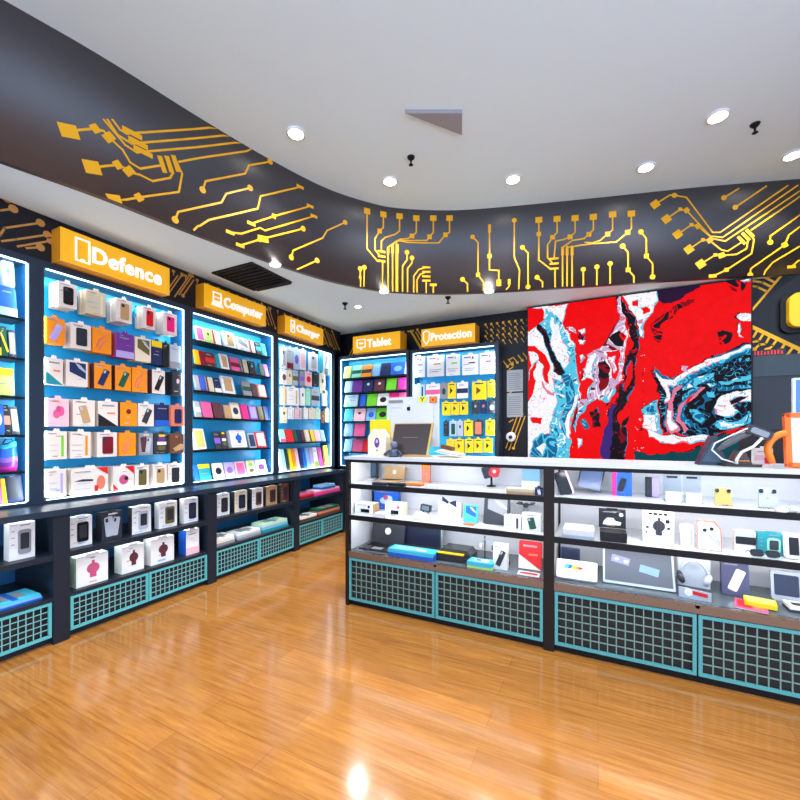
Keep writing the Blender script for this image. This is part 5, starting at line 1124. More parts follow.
for (cx, cz, ww, hh, an, c, lb) in [(-0.09,0.145,0.10,0.045,-0.2,(130,130,170),'dark'),(0.06,0.10,0.10,0.045,-0.2,(120,150,180),'blue')]:
    m = MB(); m.slab(rrect(cx, cz, ww, hh, 0.003, 2, an), -0.006, -0.0022, c, T=T); 
    if lb == 'dark': m.slab(ell(cx-0.02, cz+0.004, 0.011, 0.008, 12), -0.007, -0.006, 'white', T=T); m.slab(ell(cx+0.03, cz-0.008, 0.013, 0.010, 12), -0.007, -0.006, 'pale pink', T=T)
    m.build('card', 'print', e)
X, Y, w, h = place(LC, 680, 714, 560, 604, 2.70)
e = empty('headphones', (X, Y+0.06, LC), math.radians(-8), 'silver over-ear headphones standing in a clear and red pack, bottom level', 'headphones', GC[LC])
MB().box(-w*0.5, w*0.5, -0.05, 0.10, 0, 0.03, 'charcoal').build('tray', 'gloss', e)
m = MB(); m.slab([(-w*0.48,0.001),(w*0.48,0.001),(w*0.48,0.05),(-w*0.48,0.06)], -0.056, -0.051, 'silver'); m.slab(ell(-w*0.18,0.035,0.02,0.02,16), -0.058, -0.056, 'white'); m.slab(rrect(w*0.15,0.035,w*0.45,0.02,0.003,2,-0.1), -0.058, -0.056, 'red'); m.build('front_label', 'print', e)
m = MB(); m.tube([(w*0.42*math.cos(a), 0.02, 0.10+0.095*math.sin(a)) for a in [PI*i/16 for i in range(17)]], 0.007, 'silver'); m.build('headband', 'sheen', e)
for sx in (-1, 1): MB().lathe([(0.022,-0.018),(0.034,-0.008),(0.036,0.0),(0.03,0.012)], n=20, col='charcoal' if sx < 0 else 'silver', T=Matrix.Translation((sx*w*0.40,0.02,0.095)) @ Matrix.Rotation(PI/2+0.35*sx, 4, 'Y')).build('ear_cup', 'gloss', e)
MB().slab(rrect(0, 0.115, w*1.0, 0.17, 0.004, 2), 0.075, 0.078, 'silver').build('back_card', 'print', e)
cbox(LC, 722, 750, 564, 596, 'slate pack with white phone pictures, bottom level of the right counter', (74,74,104), 'tiltleft', 'white', 0.03, Y=2.86, name='accessory_pack', cat='pack', lean=8, hmax=0.2)
flatbox(LC, 735, 768, 611, 'pink and red magazine lying in front, bottom level', ['white','pink'], 0.15, 0.006, [(0.3,0.5,0.45,0.7,'red'),(0.75,0.4,0.3,0.6,'salmon')], name='magazine', cat='magazine', yaw=-14)
X, Y, w, h = place(LC, 749, 773, 590, 606, 2.71)
o = MB().hslab(rrect(0, 0.05, 0.13, 0.10, 0.006, 3), 0, 0.022, 'yellow').hslab(rrect(0, 0.05, 0.11, 0.08, 0.004, 3), 0.022, 0.024, 'lime').build('yellow_box', 'print', None, (X, Y, LC+0.0085), (0,0,-0.2)); tag(o, 'bright yellow flat box lying on the pink magazine', 'box', GC[LC])
X, Y, w, h = place(LC, 772, 803, 571, 604, 2.90); h = 0.16
e = empty('smart_display', (X, Y, LC), math.radians(-4), 'white-framed screen at the right edge, bottom level', 'screen', GC[LC])
T = Matrix.Rotation(math.radians(-10), 4, 'X')
MB().slab(rrect(0, h*0.5, w, h, 0.015, 4), 0, 0.025, 'silver', T=T).build('frame', 'gloss', e); MB().slab(rrect(0, h*0.53, w*0.8, h*0.7, 0.006, 3), -0.002, -0.0001, (40,46,70), T=T).build('screen', 'gloss', e)
MB().box(-w*0.4, w*0.4, 0.0, 0.07, 0, 0.006, 'silver').build('foot', 'gloss', e)
flatbox(LC, 790, 812, 614, 'dark flat box with a white top at the right edge, bottom level', ['charcoal','white'], 0.10, 0.03, [(0.5,0.5,0.5,0.4,'charcoal')])
# ================================================================== on the worktop
def YC(t): return CY+t
# desktop computer seen from behind
X0, zt, k = onY(388, 397, 2.98); X1 = onY(440, 397, 2.98)[0]; w = X1-X0; zt = onY(414, 397, 2.98)[1]
e = empty('desktop_computer', ((X0+X1)/2, 2.96, WT), 0, 'silver all-in-one desktop computer seen from behind on the white worktop', 'computer', None)
H = zt-WT; T = Matrix.Translation((0,0,0.0)) @ Matrix.Rotation(math.radians(-2), 4, 'X')
z0 = 0.075
m = MB(); m.slab(rrect(0, z0+(H-z0)/2, w, H-z0, 0.008, 3), 0.0, 0.008, (205,206,210)); m.slab(rrect(0, z0+(H-z0)/2, w*0.8, (H-z0)*0.75, 0.03, 4), -0.016, 0.0, (205,206,210)); m.build('case', 'gloss', e)
m = MB(); ax, az, q = -w*0.05, H*0.80, 0.016
m.slab([(ax+q*a, az+q*b) for a, b in ((0,0.75),(0.35,0.95),(0.75,0.85),(0.98,0.5),(0.75,0.15),(0.80,-0.25),(1.0,-0.5),(0.75,-1.0),(0.42,-1.2),(0,-1.05),(-0.42,-1.2),(-0.8,-0.95),(-1.05,-0.3),(-1.05,0.35),(-0.75,0.8),(-0.35,0.95))], -0.018, -0.0165, 'black')
m.slab([(ax+q*a, az+q*b) for a, b in ((0.02,1.0),(0.30,1.12),(0.42,1.6),(0.12,1.45))], -0.018, -0.0165, 'black'); m.build('logo', 'gloss', e)
m = MB(); m.slab([(-w*0.02,0.005),(w*0.30,0.005),(w*0.24,z0+0.12),(w*0.04,z0+0.12)], 0.012, 0.02, 'silver'); m.build('stand', 'sheen', e)
MB().hslab(rrect(0.03, 0.03, 0.17, 0.15, 0.01, 3), 0, 0.005, 'silver').build('foot', 'sheen', e)
m = MB(); m.slab(rrect(-w*0.32, H*0.93, w*0.28, H*0.05, 0.004, 2), -0.004, -0.0005, (130,130,126)); m.slab(rrect(-w*0.30, H*0.82, w*0.20, H*0.008, 0.001, 1), -0.018, -0.0165, 'silver'); m.build('port_strip', 'print', e)
m = MB(); m.slab([(w*0.14,H*0.90),(w*0.28,H*0.90),(w*0.28,H*1.0-0.004),(w*0.14,H*1.0-0.004)], -0.0185, -0.0165, (222,222,40)); 
m.slab([(w*0.165,H*0.985),(w*0.185,H*0.985),(w*0.21,H*0.955),(w*0.235,H*0.985),(w*0.255,H*0.985),(w*0.22,H*0.94),(w*0.22,H*0.91),(w*0.20,H*0.91),(w*0.20,H*0.94)], -0.0195, -0.0185, 'dark green'); m.build('yellow_sticker', 'print', e)['label'] = 'yellow-green square sticker'
m = MB(); m.slab([(w*0.34,H*0.88),(w*0.47,H*0.88),(w*0.47,H*0.985),(w*0.34,H*0.985)], -0.0185, -0.0165, (180,90,70)); m.slab(ell(w*0.405,H*0.932,w*0.05,w*0.05,16), -0.0195, -0.0185, 'orange'); m.slab(ell(w*0.405,H*0.932,w*0.025,w*0.025,16), -0.0200, -0.0195, 'red'); m.build('red_sticker', 'print', e)['label'] = 'red sticker with an orange ring'
# black slate device with a gold edge
X0, _, k = onY(388, 450, 2.80); X1 = onY(431, 450, 2.80)[0]; w = X1-X0; hh = onY(410, 424, 2.80)[1]-WT
e = empty('digital_frame', ((X0+X1)/2, 2.78, WT), math.radians(4), 'dark brown screen with a gold edge leaning on the white worktop', 'screen')
T = Matrix.Translation((0,0,0.012)) @ Matrix.Rotation(math.radians(-12), 4, 'X')
MB().slab([(-w*0.42,0),(w*0.44,0),(w*0.52,hh),(-w*0.36,hh)], 0, 0.014, 'gold', T=T).build('frame', 'sheen', e)
m = MB(); m.slab([(-w*0.40,0.006),(w*0.40,0.006),(w*0.475,hh-0.006),(-w*0.345,hh-0.006)], -0.002, -0.0001, (62,48,44), T=T); m.slab(rrect(w*0.02,hh*0.55,w*0.35,0.004,0.001,1), -0.0026, -0.002, (120,100,90), T=T); m.build('screen', 'gloss', e)
MB().box(-w*0.42, w*0.46, -0.01, 0.09, 0, 0.010, 'tan').build('base', 'gloss', e)
X, Y, k = onY(394, 450, 2.72)
e = empty('figurine', (X, 2.72, WT), 0, 'small slate blue figurine in front of the dark screen', 'figurine')
MB().lathe([(0.038,0),(0.042,0.02),(0.030,0.05),(0.018,0.068)], n=18, col=(66,74,96)).build('body', 'gloss', e)
MB().lathe([(0.010,0.066),(0.026,0.078),(0.030,0.095),(0.024,0.112),(0.008,0.12)], n=18, col=(96,104,124)).build('head', 'gloss', e)
for sx in (-1, 1): MB().tube([(sx*0.028,0,0.05),(sx*0.055,-0.01,0.035),(sx*0.075,-0.02,0.012)], [0.011,0.010,0.012], (60,66,84)).build('arm', 'gloss', e)
# yellow box and white house-shaped box
X0 = onY(370, 440, 2.95)[0]; X1 = onY(391, 440, 2.95)[0]; hh = onY(380, 420, 2.95)[1]-WT
o = MB().slab([(-(X1-X0)/2,0),((X1-X0)/2,0),((X1-X0)/2,hh),(-(X1-X0)/2,hh)], 0, 0.06, 'yellow').slab([(-0.07,hh*0.55),(-0.02,hh*0.75),(0.05,hh*0.55),(0.05,hh*0.48),(-0.07,hh*0.48)], -0.001, 0, 'orange').build('gift_box', 'print', None, ((X0+X1)/2, 2.95, WT)); tag(o, 'yellow box with an orange shape behind the white house-shaped box', 'box')
MB().box(-(X1-X0)*0.5, (X1-X0)*0.5, 0, 0.06, hh, hh+0.003, 'cream').build('lid', 'print', o)
X0 = onY(368, 450, 2.74)[0]; X1 = onY(386, 450, 2.74)[0]; w = X1-X0; hh = onY(377, 429, 2.74)[1]-WT
m = MB(); m.slab([(-w/2,0),(w/2,0),(w*0.5,hh*0.72),(w*0.22,hh),(-w*0.22,hh),(-w*0.5,hh*0.72)], 0, 0.07, 'cream'); o = m.build('house_shaped_box', 'print', None, ((X0+X1)/2, 2.74, WT)); tag(o, 'cream house-shaped box with a purple figure on the white worktop', 'box')
m = MB(); m.slab(ell(0.0, hh*0.5, w*0.14, hh*0.19, 16), -0.001, -0.0001, 'purple'); m.slab(ell(0, hh*0.55, w*0.06, hh*0.07, 12), -0.002, -0.001, 'silver'); m.slab(rrect(0, hh*0.22, w*0.1, hh*0.06, 0.003, 2), -0.001, -0.0001, 'rose'); m.build('picture', 'print', o)
# tilted tray of papers at the right of the computer
X, Y, k = onY(445, 453, 2.72)
e = empty('paper_tray', (X, 2.72, WT), math.radians(-8), 'low tray of papers and leaflets right of the desktop computer', 'paper tray')
MB().hslab([(-0.11,0),(0.11,0),(0.11,0.16),(-0.11,0.16)], 0, 0.008, 'beige').build('tray', 'print', e)
T = Matrix.Rotation(0.16, 4, 'Y')
for i, (c, dz) in enumerate((('white',0.03),('silver',0.036),('cream',0.042))): MB().hslab([(-0.10+0.01*i,0.01),(0.09,0.015*i),(0.09,0.14),(-0.10,0.15)], dz, dz+0.004, c, T=T).build('paper', 'print', e)
MB().slab(rrect(-0.02, 0.075, 0.10, 0.03, 0.008, 3, -0.2), 0.06, 0.10, 'brown').build('pen_case', 'gloss', e)
# right side: dark stand with scanner, cable, box, orange tablet case
X0, _, k = onY(700, 458, 2.78); X1 = onY(730, 458, 2.78)[0]
e = empty('card_terminal', ((X0+X1)/2, 2.80, WT), 0, 'dark navy angular terminal at the right of the white worktop', 'payment terminal')
w = X1-X0
MB().slab([(-w*0.55,0),(w*0.5,0),(w*0.42,0.03),(w*0.1,0.165),(-w*0.06,0.165)], 0, 0.10, (36,50,66)).build('body', 'gloss', e)
MB().slab([(-w*0.40,0.02),(w*0.2,0.02),(w*0.03,0.13),(-w*0.06,0.13)], -0.004, -0.0001, (52,72,88)).build('front_plate', 'gloss', e)
e = empty('barcode_scanner', (onY(742, 460, 2.74)[0], 2.74, WT), 0, 'grey barcode scanner on a brown stand with a pale cable', 'barcode scanner')
MB().hslab(rrect(0, 0.04, 0.17, 0.11, 0.02, 4), 0, 0.014, (50,34,28)).build('foot', 'gloss', e)
MB().slab([(-0.06,0.014),(0.05,0.014),(0.02,0.08),(-0.02,0.085)], 0.02, 0.06, (70,48,40)).build('stand', 'gloss', e)
m = MB(); m.tube([(-0.10,0.03,0.085),(-0.06,0.03,0.12),(0.0,0.03,0.165),(0.06,0.03,0.195)], [0.012,0.017,0.019,0.017], (90,92,96), 10); m.build('handle', 'gloss', e)
m = MB(); m.slab(rrect(0.075, 0.185, 0.11, 0.05, 0.014, 4, -0.45), 0.0, 0.06, (40,42,46)); m.slab(rrect(0.075, 0.185, 0.08, 0.030, 0.01, 4, -0.45), -0.003, -0.0001, (130,134,140)); m.build('head', 'gloss', e)
m = MB(); m.tube([(0.08,-0.012,0.155),(0.04,-0.03,0.11),(-0.01,-0.035,0.08),(-0.03,-0.03,0.04),(-0.03,-0.03,0.016)], 0.0075, (206,200,196), 10); m.build('cable', 'gloss', e)
m = MB(); m.tube([(-0.03,-0.02,0.02),(-0.09,-0.02,0.04),(-0.135,-0.02,0.09),(-0.12,-0.015,0.125),(-0.06,0.0,0.16),(0.01,0.0,0.20),(0.05,0.01,0.215)], 0.004, (206,208,212), 8); m.build('coiled_cable', 'gloss', e)
m = MB(); m.box(-0.03, 0.03, -0.004, 0, 0.03, 0.034, 'orange'); m.build('light_bar', 'print', e)
X0 = onY(755, 456, 2.86)[0]; X1 = onY(773, 456, 2.86)[0]; w = X1-X0
o = carton('small_box', 'box', None, 'small white box with red and black marks left of the orange case', (X0+X1)/2, 2.86, WT+0.0005, w, 0.095, 0.06, 0, 'white', 'band', 'pale pink')
MB().slab(rrect(w*0.2, 0.03, w*0.35, 0.035, 0.003, 2), -0.004, -0.0025, 'red').build('mark', 'print', o)
# orange children's tablet case
Yc = 2.76; X0 = onY(787, 460, Yc)[0]; zt = onY(800, 412, Yc)[1]-WT; wcase = 0.26
e = empty('tablet_case', (X0+wcase/2, Yc, WT), 0, "chunky orange tablet case with a round handle at the right edge", 'tablet case')
m = MB(); T = Matrix.Rotation(math.radians(-6), 4, 'X')
H = zt; t = 0.024
m.slab(rrect(-wcase/2+t/2, H/2, t, H, 0.01, 3), 0, 0.035, (240,104,20), T=T); m.slab(rrect(wcase/2-t/2, H/2, t, H, 0.01, 3), 0, 0.035, (240,104,20), T=T)
m.slab(rrect(0, H-t/2, wcase, t, 0.01, 3), 0, 0.035, (240,104,20), T=T); m.slab(rrect(0, t/2+0.004, wcase, t, 0.01, 3), 0, 0.035, (240,104,20), T=T); m.build('bumper', 'gloss', e)
MB().slab([(-wcase/2+t,t),(wcase/2-t,t),(wcase/2-t,H-t),(-wcase/2+t,H-t)], 0.008, 0.02, (214,214,206), T=T).build('screen', 'gloss', e)
m = MB(); m.tube([(-wcase/2+0.01-0.085*math.sin(a)**1.0*0.95, 0.02, 0.095+0.085*math.cos(a)) for a in [0.05+PI*0.62*i/10 for i in range(11)]]+[(-wcase/2-0.05,0.02,0.02)], [0.017]*11+[0.013], (240,120,26), 12); m.build('handle', 'gloss', e)
# round white clock and pinned sheets on the back wall
X, z, k = onY(511, 437, YW-0.004)
e = empty('wall_camera', (X, YW-0.0005, z), 0, 'round white wall camera with a dark centre below the pinned sheets', 'camera')
Tq = Matrix.Rotation(PI/2, 4, 'X'); MB().lathe([(0.062,0.0),(0.062,0.015),(0.05,0.032)], n=26, col='white', T=Tq).build('housing', 'gloss', e); MB().lathe([(0.024,0.032),(0.02,0.045),(0.008,0.052)], n=18, col='navy', T=Tq).build('lens', 'gloss', e)
for (ya, yb_, lb) in ((370, 391.5, 'upper grey printed sheet pinned between the Protection bay and video wall'), (393, 417, 'lower grey printed sheet pinned between the Protection bay and video wall')):
    a = onY(507, 434, YW)[0]; b = onY(523, 434, YW)[0]; z1 = onY(515, ya, YW)[1]; z0 = onY(515, yb_, YW)[1]
    m = MB(); m.slab([(-(b-a)/2,0),((b-a)/2,0),((b-a)/2,z1-z0),(-(b-a)/2,z1-z0)], -0.004, -0.0002, (168,170,172))
    for i in range(9): zz = (z1-z0)*(0.1+i*0.09); m.slab([(-(b-a)*0.4,zz),((b-a)*(0.4-0.05*(i%3)),zz),((b-a)*(0.4-0.05*(i%3)),zz+0.008),(-(b-a)*0.4,zz+0.008)], -0.0046, -0.004, (120,124,128))
    o = m.build('notice_sheet', 'print', None, ((a+b)/2, YW-0.0005, z0)); tag(o, lb, 'notice', 'pinned notice sheets')
# yellow rounded sign at the right edge, dark panels below
X0, z1, k = onY(789.5, 293, YW-0.12); z0 = onY(789.5, 326, YW-0.12)[1]; w = 0.5; h = 0.40
z0 = onY(792, 327, YW-0.12)[1]; h = onY(792, 293, YW-0.12)[1]-z0
e = empty('wall_sign', (X0+w/2, YW, z0), 0, 'yellow rounded box sign on the back wall at the right edge', 'sign')
MB().slab(rrect(0, h/2, w, h, 0.07, 6), -0.12, -0.045, (244,190,20)).build('box', 'gloss', e); MB().slab(rrect(-0.02, h/2-0.01, w+0.04, h+0.06, 0.08, 6), -0.044, -0.001, (22,22,24)).build('backing_or_shadow', 'print', e)  # dark offset layer behind the yellow box stands in for its shadow
# dark monitor and shelf at right behind the counter
Xa, za, k = onY(752, 357, YW-0.02); Xb = 3.2
e = empty('wall_panel', ((Xa+Xb)/2, YW-0.0005, 0.45), 0, 'large dark grey glossy panel on the back wall right of the video wall', 'wall panel'); w = Xb-Xa; H = za-0.45
MB().slab([(-w/2,0),(w/2,0),(w/2,H),(-w/2,H)], -0.03, 0, (26,28,33)).build('panel', 'gloss', e)
MB().slab([(-w/2,H-0.20),(w/2,H-0.20),(w/2,H),(-w/2,H)], -0.045, -0.0301, (44,56,62)).build('valance', 'gloss', e)
e = empty('red_led_sign', (onY(765, 356, YW-0.05)[0], YW-0.02, za+0.012), 0, 'thin strip of tiny red lights above the dark panel', 'light strip')
m = MB(); w = 0.30; R = random.Random(5)
for i in range(12): m.box(-w/2+i*0.025, -w/2+i*0.025+0.014, -0.004, 0, 0, 0.03+0.012*R.random(), (226,40,30))
m.build('lights', 'gloss', e); MB().box(-w/2-0.01, w/2+0.01, 0.0001, 0.019, -0.01, 0.05, 'black').build('housing', 'gloss', e)
Xa, z1, k = onY(793, 378, 3.6); z0 = onY(793, 412, 3.6)[1]
e = empty('monitor', (Xa+0.25, 3.6, 0.90), 0, 'pale blue screen with a white edge behind the orange tablet case', 'screen')
H = z1-0.90
MB().slab(rrect(0, H-0.17, 0.50, 0.34, 0.006, 2), 0, 0.025, (220,230,240)).build('frame', 'gloss', e)
m = MB(); m.slab([(-0.235,H-0.325),(0.235,H-0.325),(0.235,H-0.015),(-0.235,H-0.015)], -0.002, -0.0001, (70,110,190)); m.build('screen', vcmat('lit_monitor', 0.3, 0.3, emit=0.8), e)
MB().box(-0.03, 0.03, 0.005, 0.02, 0.01, H-0.3, 'charcoal').build('stand', 'gloss', e); MB().hslab(rrect(0, 0.02, 0.22, 0.16, 0.01, 3), 0, 0.01, 'charcoal').build('foot', 'gloss', e)
e = empty('desk', (1.30, 3.42, 0), 0, 'dark service desk behind the right counter under the screen', 'desk')
MB().box(0.0, 1.8, 0, 0.6, 0.865, 0.899, 'charcoal').build('desktop', 'print', e)
for a in (0.02, 1.75): MB().box(a, a+0.03, 0.02, 0.58, 0, 0.864, 'charcoal').build('side_panel', 'print', e)
Xc, zc, k = onY(780, 440, 3.5)
e = empty('office_chair', (1.03, 3.42, 0), PI, 'dark high-backed office chair behind the right counter', 'chair')
MB().slab(rrect(0, 1.10, 0.36, 0.56, 0.08, 5), 0.0, 0.06, (26,22,24)).build('backrest', 'print', e)
MB().hslab(rrect(0, -0.20, 0.42, 0.40, 0.06, 5), 0.46, 0.54, (26,22,24)).build('seat', 'print', e)
MB().tube([(0,-0.2,0.46),(0,-0.2,0.10)], 0.025, 'charcoal').build('post', 'gloss', e); MB().tube([(0,0.0,0.5),(0,0.075,0.7),(0,0.062,0.9)], 0.018, 'charcoal').build('back_bar', 'gloss', e)
for i in range(5): a = 2*PI*i/5; MB().tube([(0,-0.2,0.10),(0.24*math.cos(a),-0.2+0.24*math.sin(a),0.05)], [0.018,0.012], 'charcoal').lathe([(0.02,-0.025),(0.025,0),(0.02,0.025)], cx=0.25*math.cos(a), cy=-0.2+0.25*math.sin(a), z=0.026, n=12, col='black').build('leg', 'gloss', e)
# ================================================================== the video wall
TVY = 4.97
TX0 = onY(528, 308, TVY)[0]; TX1 = onY(751, 279, TVY)[0]; TZ1 = onY(528, 308.5, TVY)[1]; TZ0 = 1.02
def K(pts): return [onY(520+x/3.333, 270+y/3.333, TVY)[:2] for x, y in pts]
WHT, CYN, DCY, RED, DRD, BLK, LIL, PNK = (246,244,248), (84,196,230), (20,104,150), (236,8,12), (130,6,24), (24,18,26), (200,168,204), (226,120,150)
ART = [
 (WHT, [(-20,100),(90,120),(165,112),(135,180),(185,250),(190,330),(200,400),(185,480),(160,560),(165,680),(-30,680)]),
 (CYN, [(85,130),(120,150),(150,210),(190,270),(185,330),(200,400),(185,420),(150,350),(120,330),(95,260),(60,180)]),
 (WHT, [(100,150),(125,190),(150,240),(170,290),(150,330),(120,300),(105,250)]),
 (BLK, [(62,165),(82,195),(108,250),(128,310),(150,340),(140,358),(120,345),(100,285),(75,225),(58,190)]),
 (DCY, [(140,350),(165,345),(185,400),(170,470),(150,520),(150,560),(130,540),(150,450),(150,390)]),
 (CYN, [(120,360),(150,380),(150,450),(125,530),(165,570),(165,680),(110,680),(120,600),(95,560),(120,470)]),
 (DCY, [(45,575),(80,545),(112,552),(125,600),(110,680),(30,680)]),
 (WHT, [(60,590),(85,570),(95,590),(80,620)]),
 (RED, [(-20,130),(70,128),(82,160),(60,182),(35,198),(-20,205)]), (RED, [(-20,245),(50,250),(85,285),(105,340),(100,380),(85,375),(80,330),(55,300),(45,340),(55,375),(25,440),(-20,440)]),
 (WHT, [(30,270),(55,280),(60,300),(35,330),(30,380)]),
 (PNK, [(75,385),(85,415),(110,420),(118,400),(108,410),(90,405),(82,380)]), (RED, [(35,490),(60,484),(80,492),(72,512),(45,514)]),
 (RED, [(160,112),(190,95),(300,85),(330,140),(318,190),(270,255),(230,290),(200,290),(180,230),(135,180)]),
 (WHT, [(192,205),(215,200),(218,215),(200,222)]), (WHT, [(195,235),(220,238),(215,252),(198,248)]), (BLK, [(196,212),(214,228),(210,240),(192,226)]), (LIL, [(150,190),(185,200),(190,215),(160,205)]),
 (LIL, [(190,280),(225,290),(245,275),(290,240),(320,200),(332,150),(318,100),(326,85),(345,150),(358,215),(350,300),(320,400),(280,440),(235,450),(200,480),(190,430),(200,380),(215,340)]),
 (WHT, [(225,300),(250,290),(262,300),(240,345),(245,380),(225,420),(215,400),(222,350)]),
 (RED, [(192,285),(212,268),(226,300),(220,325),(202,335),(190,312)]), (WHT, [(200,292),(210,288),(214,300),(205,310)]), (RED, [(200,375),(225,360),(245,372),(228,400),(215,432),(200,432)]),
 (DRD, [(268,310),(292,300),(300,330),(295,390),(272,405),(262,360)]), (RED, [(296,272),(325,262),(350,280),(338,330),(322,380),(308,360),(300,310)]),(LIL, [(300,290),(318,285),(322,330),(312,350)]),
 (DRD, [(300,225),(330,205),(352,225),(345,250),(318,245)]),
 (CYN, [(205,460),(240,430),(290,420),(320,385),(330,400),(300,440),(250,445),(210,490),(185,540),(180,520)]),
 (RED, [(195,500),(225,450),(260,422),(290,440),(300,500),(285,560),(290,680),(160,680),(180,560)]),
 (BLK, [(232,470),(262,450),(272,480),(268,520),(240,520),(245,495)]), (DCY, [(205,500),(222,492),(228,520),(210,528)]), (WHT, [(185,560),(205,558),(205,580),(190,590)]),
 (DRD, [(240,480),(256,470),(258,500),(246,505)]),
 (BLK, [(328,90),(352,120),(382,160),(398,210),(390,290),(383,400),(372,450),(358,520),(350,680),(300,680),(295,560),(305,500),(325,450),(340,380),(350,310),(372,260),(368,200),(345,150)]),
 (RED, [(352,345),(372,300),(380,330),(370,370),(355,400),(348,380)]), (RED, [(335,470),(360,440),(362,480),(340,520),(330,500)]), (DRD, [(318,540),(345,520),(348,570),(325,590)]),
 ((60,40,120), [(268,560),(300,480),(318,440),(325,450),(310,500),(300,560),(295,680),(275,680)]), (LIL, [(342,250),(352,256),(330,380),(305,430),(298,420),(322,360)]),
 (RED, [(362,420),(385,380),(398,300),(420,300),(400,420),(380,520),(385,680),(355,680)]),
 (WHT, [(340,88),(460,68),(458,108),(440,128),(425,160),(412,190),(408,228),(398,222),(400,190),(385,158),(360,118)]), (RED, [(370,105),(392,100),(395,118),(378,120)]), (RED, [(398,130),(420,125),(425,142),(405,148)]), (PNK, [(396,165),(412,160),(410,180),(400,182)]),
 ((42,20,52), [(458,70),(595,50),(600,60),(560,78),(530,100),(500,118),(470,116),(458,100)]),
 (DRD, [(445,180),(470,150),(500,140),(540,110),(580,95),(575,108),(530,130),(500,160),(470,180),(475,210),(462,245),(450,235)]), (DRD, [(655,205),(680,200),(705,215),(700,240),(665,245)]), (DRD, [(700,40),(735,32),(760,40),(740,68),(715,72)]),
 (BLK, [(452,340),(470,345),(490,385),(490,470),(485,545),(475,540),(470,470),(462,400)]),
 (BLK, [(500,370),(560,352),(600,330),(650,305),(780,262),(790,540),(770,520),(700,530),(640,560),(560,560),(520,545),(490,480)]),
 (DCY, [(455,325),(500,360),(560,345),(600,318),(660,285),(790,238),(790,275),(700,300),(620,335),(560,372),(520,385),(490,400),(480,380)]),
 (WHT, [(455,335),(475,362),(515,366),(545,345),(600,312),(700,275),(790,242),(790,256),(700,290),(620,322),(560,356),(520,378),(492,390),(496,440),(484,450),(478,400),(466,372)]),
 (CYN, [(560,372),(620,345),(650,340),(640,355),(580,385),(540,400),(545,388)]), (DCY, [(540,420),(570,395),(600,390),(560,430),(555,470),(570,510),(600,525),(570,535),(540,510),(532,470)]),
 (CYN, [(610,378),(640,372),(650,380),(620,392)]), (CYN, [(660,372),(720,362),(790,356),(790,368),(720,374),(665,384)]), (CYN, [(615,405),(640,402),(645,425),(622,425)]), (DCY, [(575,470),(600,465),(625,505),(615,520),(590,505)]),
 (WHT, [(645,440),(680,412),(740,400),(790,392),(790,450),(750,445),(720,440),(705,460),(720,475),(690,490),(655,480),(642,462)]), (BLK, [(690,440),(730,420),(760,422),(720,440),(700,455)]),
 (CYN, [(660,500),(720,500),(790,470),(790,498),(730,522),(670,532),(645,515)]), (WHT, [(665,505),(720,506),(715,516),(670,524)]), (DCY, [(650,390),(720,385),(790,380),(790,388),(720,396),(655,402)]),
 (PNK, [(505,395),(530,375),(545,380),(515,405),(505,440),(512,490),(528,540),(500,555),(480,530),(490,480),(495,430)]), (WHT, [(492,470),(505,470),(520,530),(505,548),(488,535)]),
 (PNK, [(600,388),(608,392),(580,425),(548,455),(540,500),(560,540),(545,548),(525,505),(532,455),(560,425)]), (RED, [(560,425),(575,415),(560,445),(550,450)]),
 (CYN, [(402,462),(430,445),(458,430),(465,500),(470,545),(450,545),(430,530),(410,505)]), (WHT, [(405,485),(450,480),(460,540),(440,548),(405,528)]), (DCY, [(420,462),(450,450),(450,470),(425,475)]),
 (WHT, [(425,535),(470,550),(540,562),(600,556),(650,562),(620,578),(560,582),(470,574),(430,558)]),
 (RED, [(460,330),(478,305),(520,298),(555,312),(548,340),(515,358),(480,350)]), (LIL, [(552,312),(568,318),(562,338),(550,330)]),
 (WHT, [(735,150),(745,138),(768,136),(790,150),(790,170),(760,168),(742,162)]), (WHT, [(722,185),(735,170),(732,190),(728,215),(742,226),(728,224),(720,205)]), (WHT, [(735,36),(770,26),(770,36),(745,42)]),
 ((14,70,80), [(380,606),(470,612),(560,606),(610,590),(650,562),(700,540),(790,530),(790,680),(380,680)]), 
]
ART = [(lin(c), K(p)) for c, p in ART]
ARB = [(min(q[0] for q in p), max(q[0] for q in p), min(q[1] for q in p), max(q[1] for q in p)) for c, p in ART]
from mathutils import noise as mn
def inside(x, z, P):
    r = False; j = len(P)-1
    for i in range(len(P)):
        if (P[i][1] > z) != (P[j][1] > z) and x < (P[j][0]-P[i][0])*(z-P[i][1])/(P[j][1]-P[i][1])+P[i][0]: r = not r
        j = i
    return r
NX, NZ = 400, 340
cols = []
redl = lin(RED)
CLR = {n_: lin(c_) for n_, c_ in (('W',WHT),('C',CYN),('D',DCY),('M',DRD),('B',BLK),('L',LIL),('P',PNK))}
def look(x, z):
    for (cc, P), B in zip(reversed(ART), reversed(ARB)):
        if B[0] <= x <= B[1] and B[2] <= z <= B[3] and inside(x, z, P): return cc
    return redl
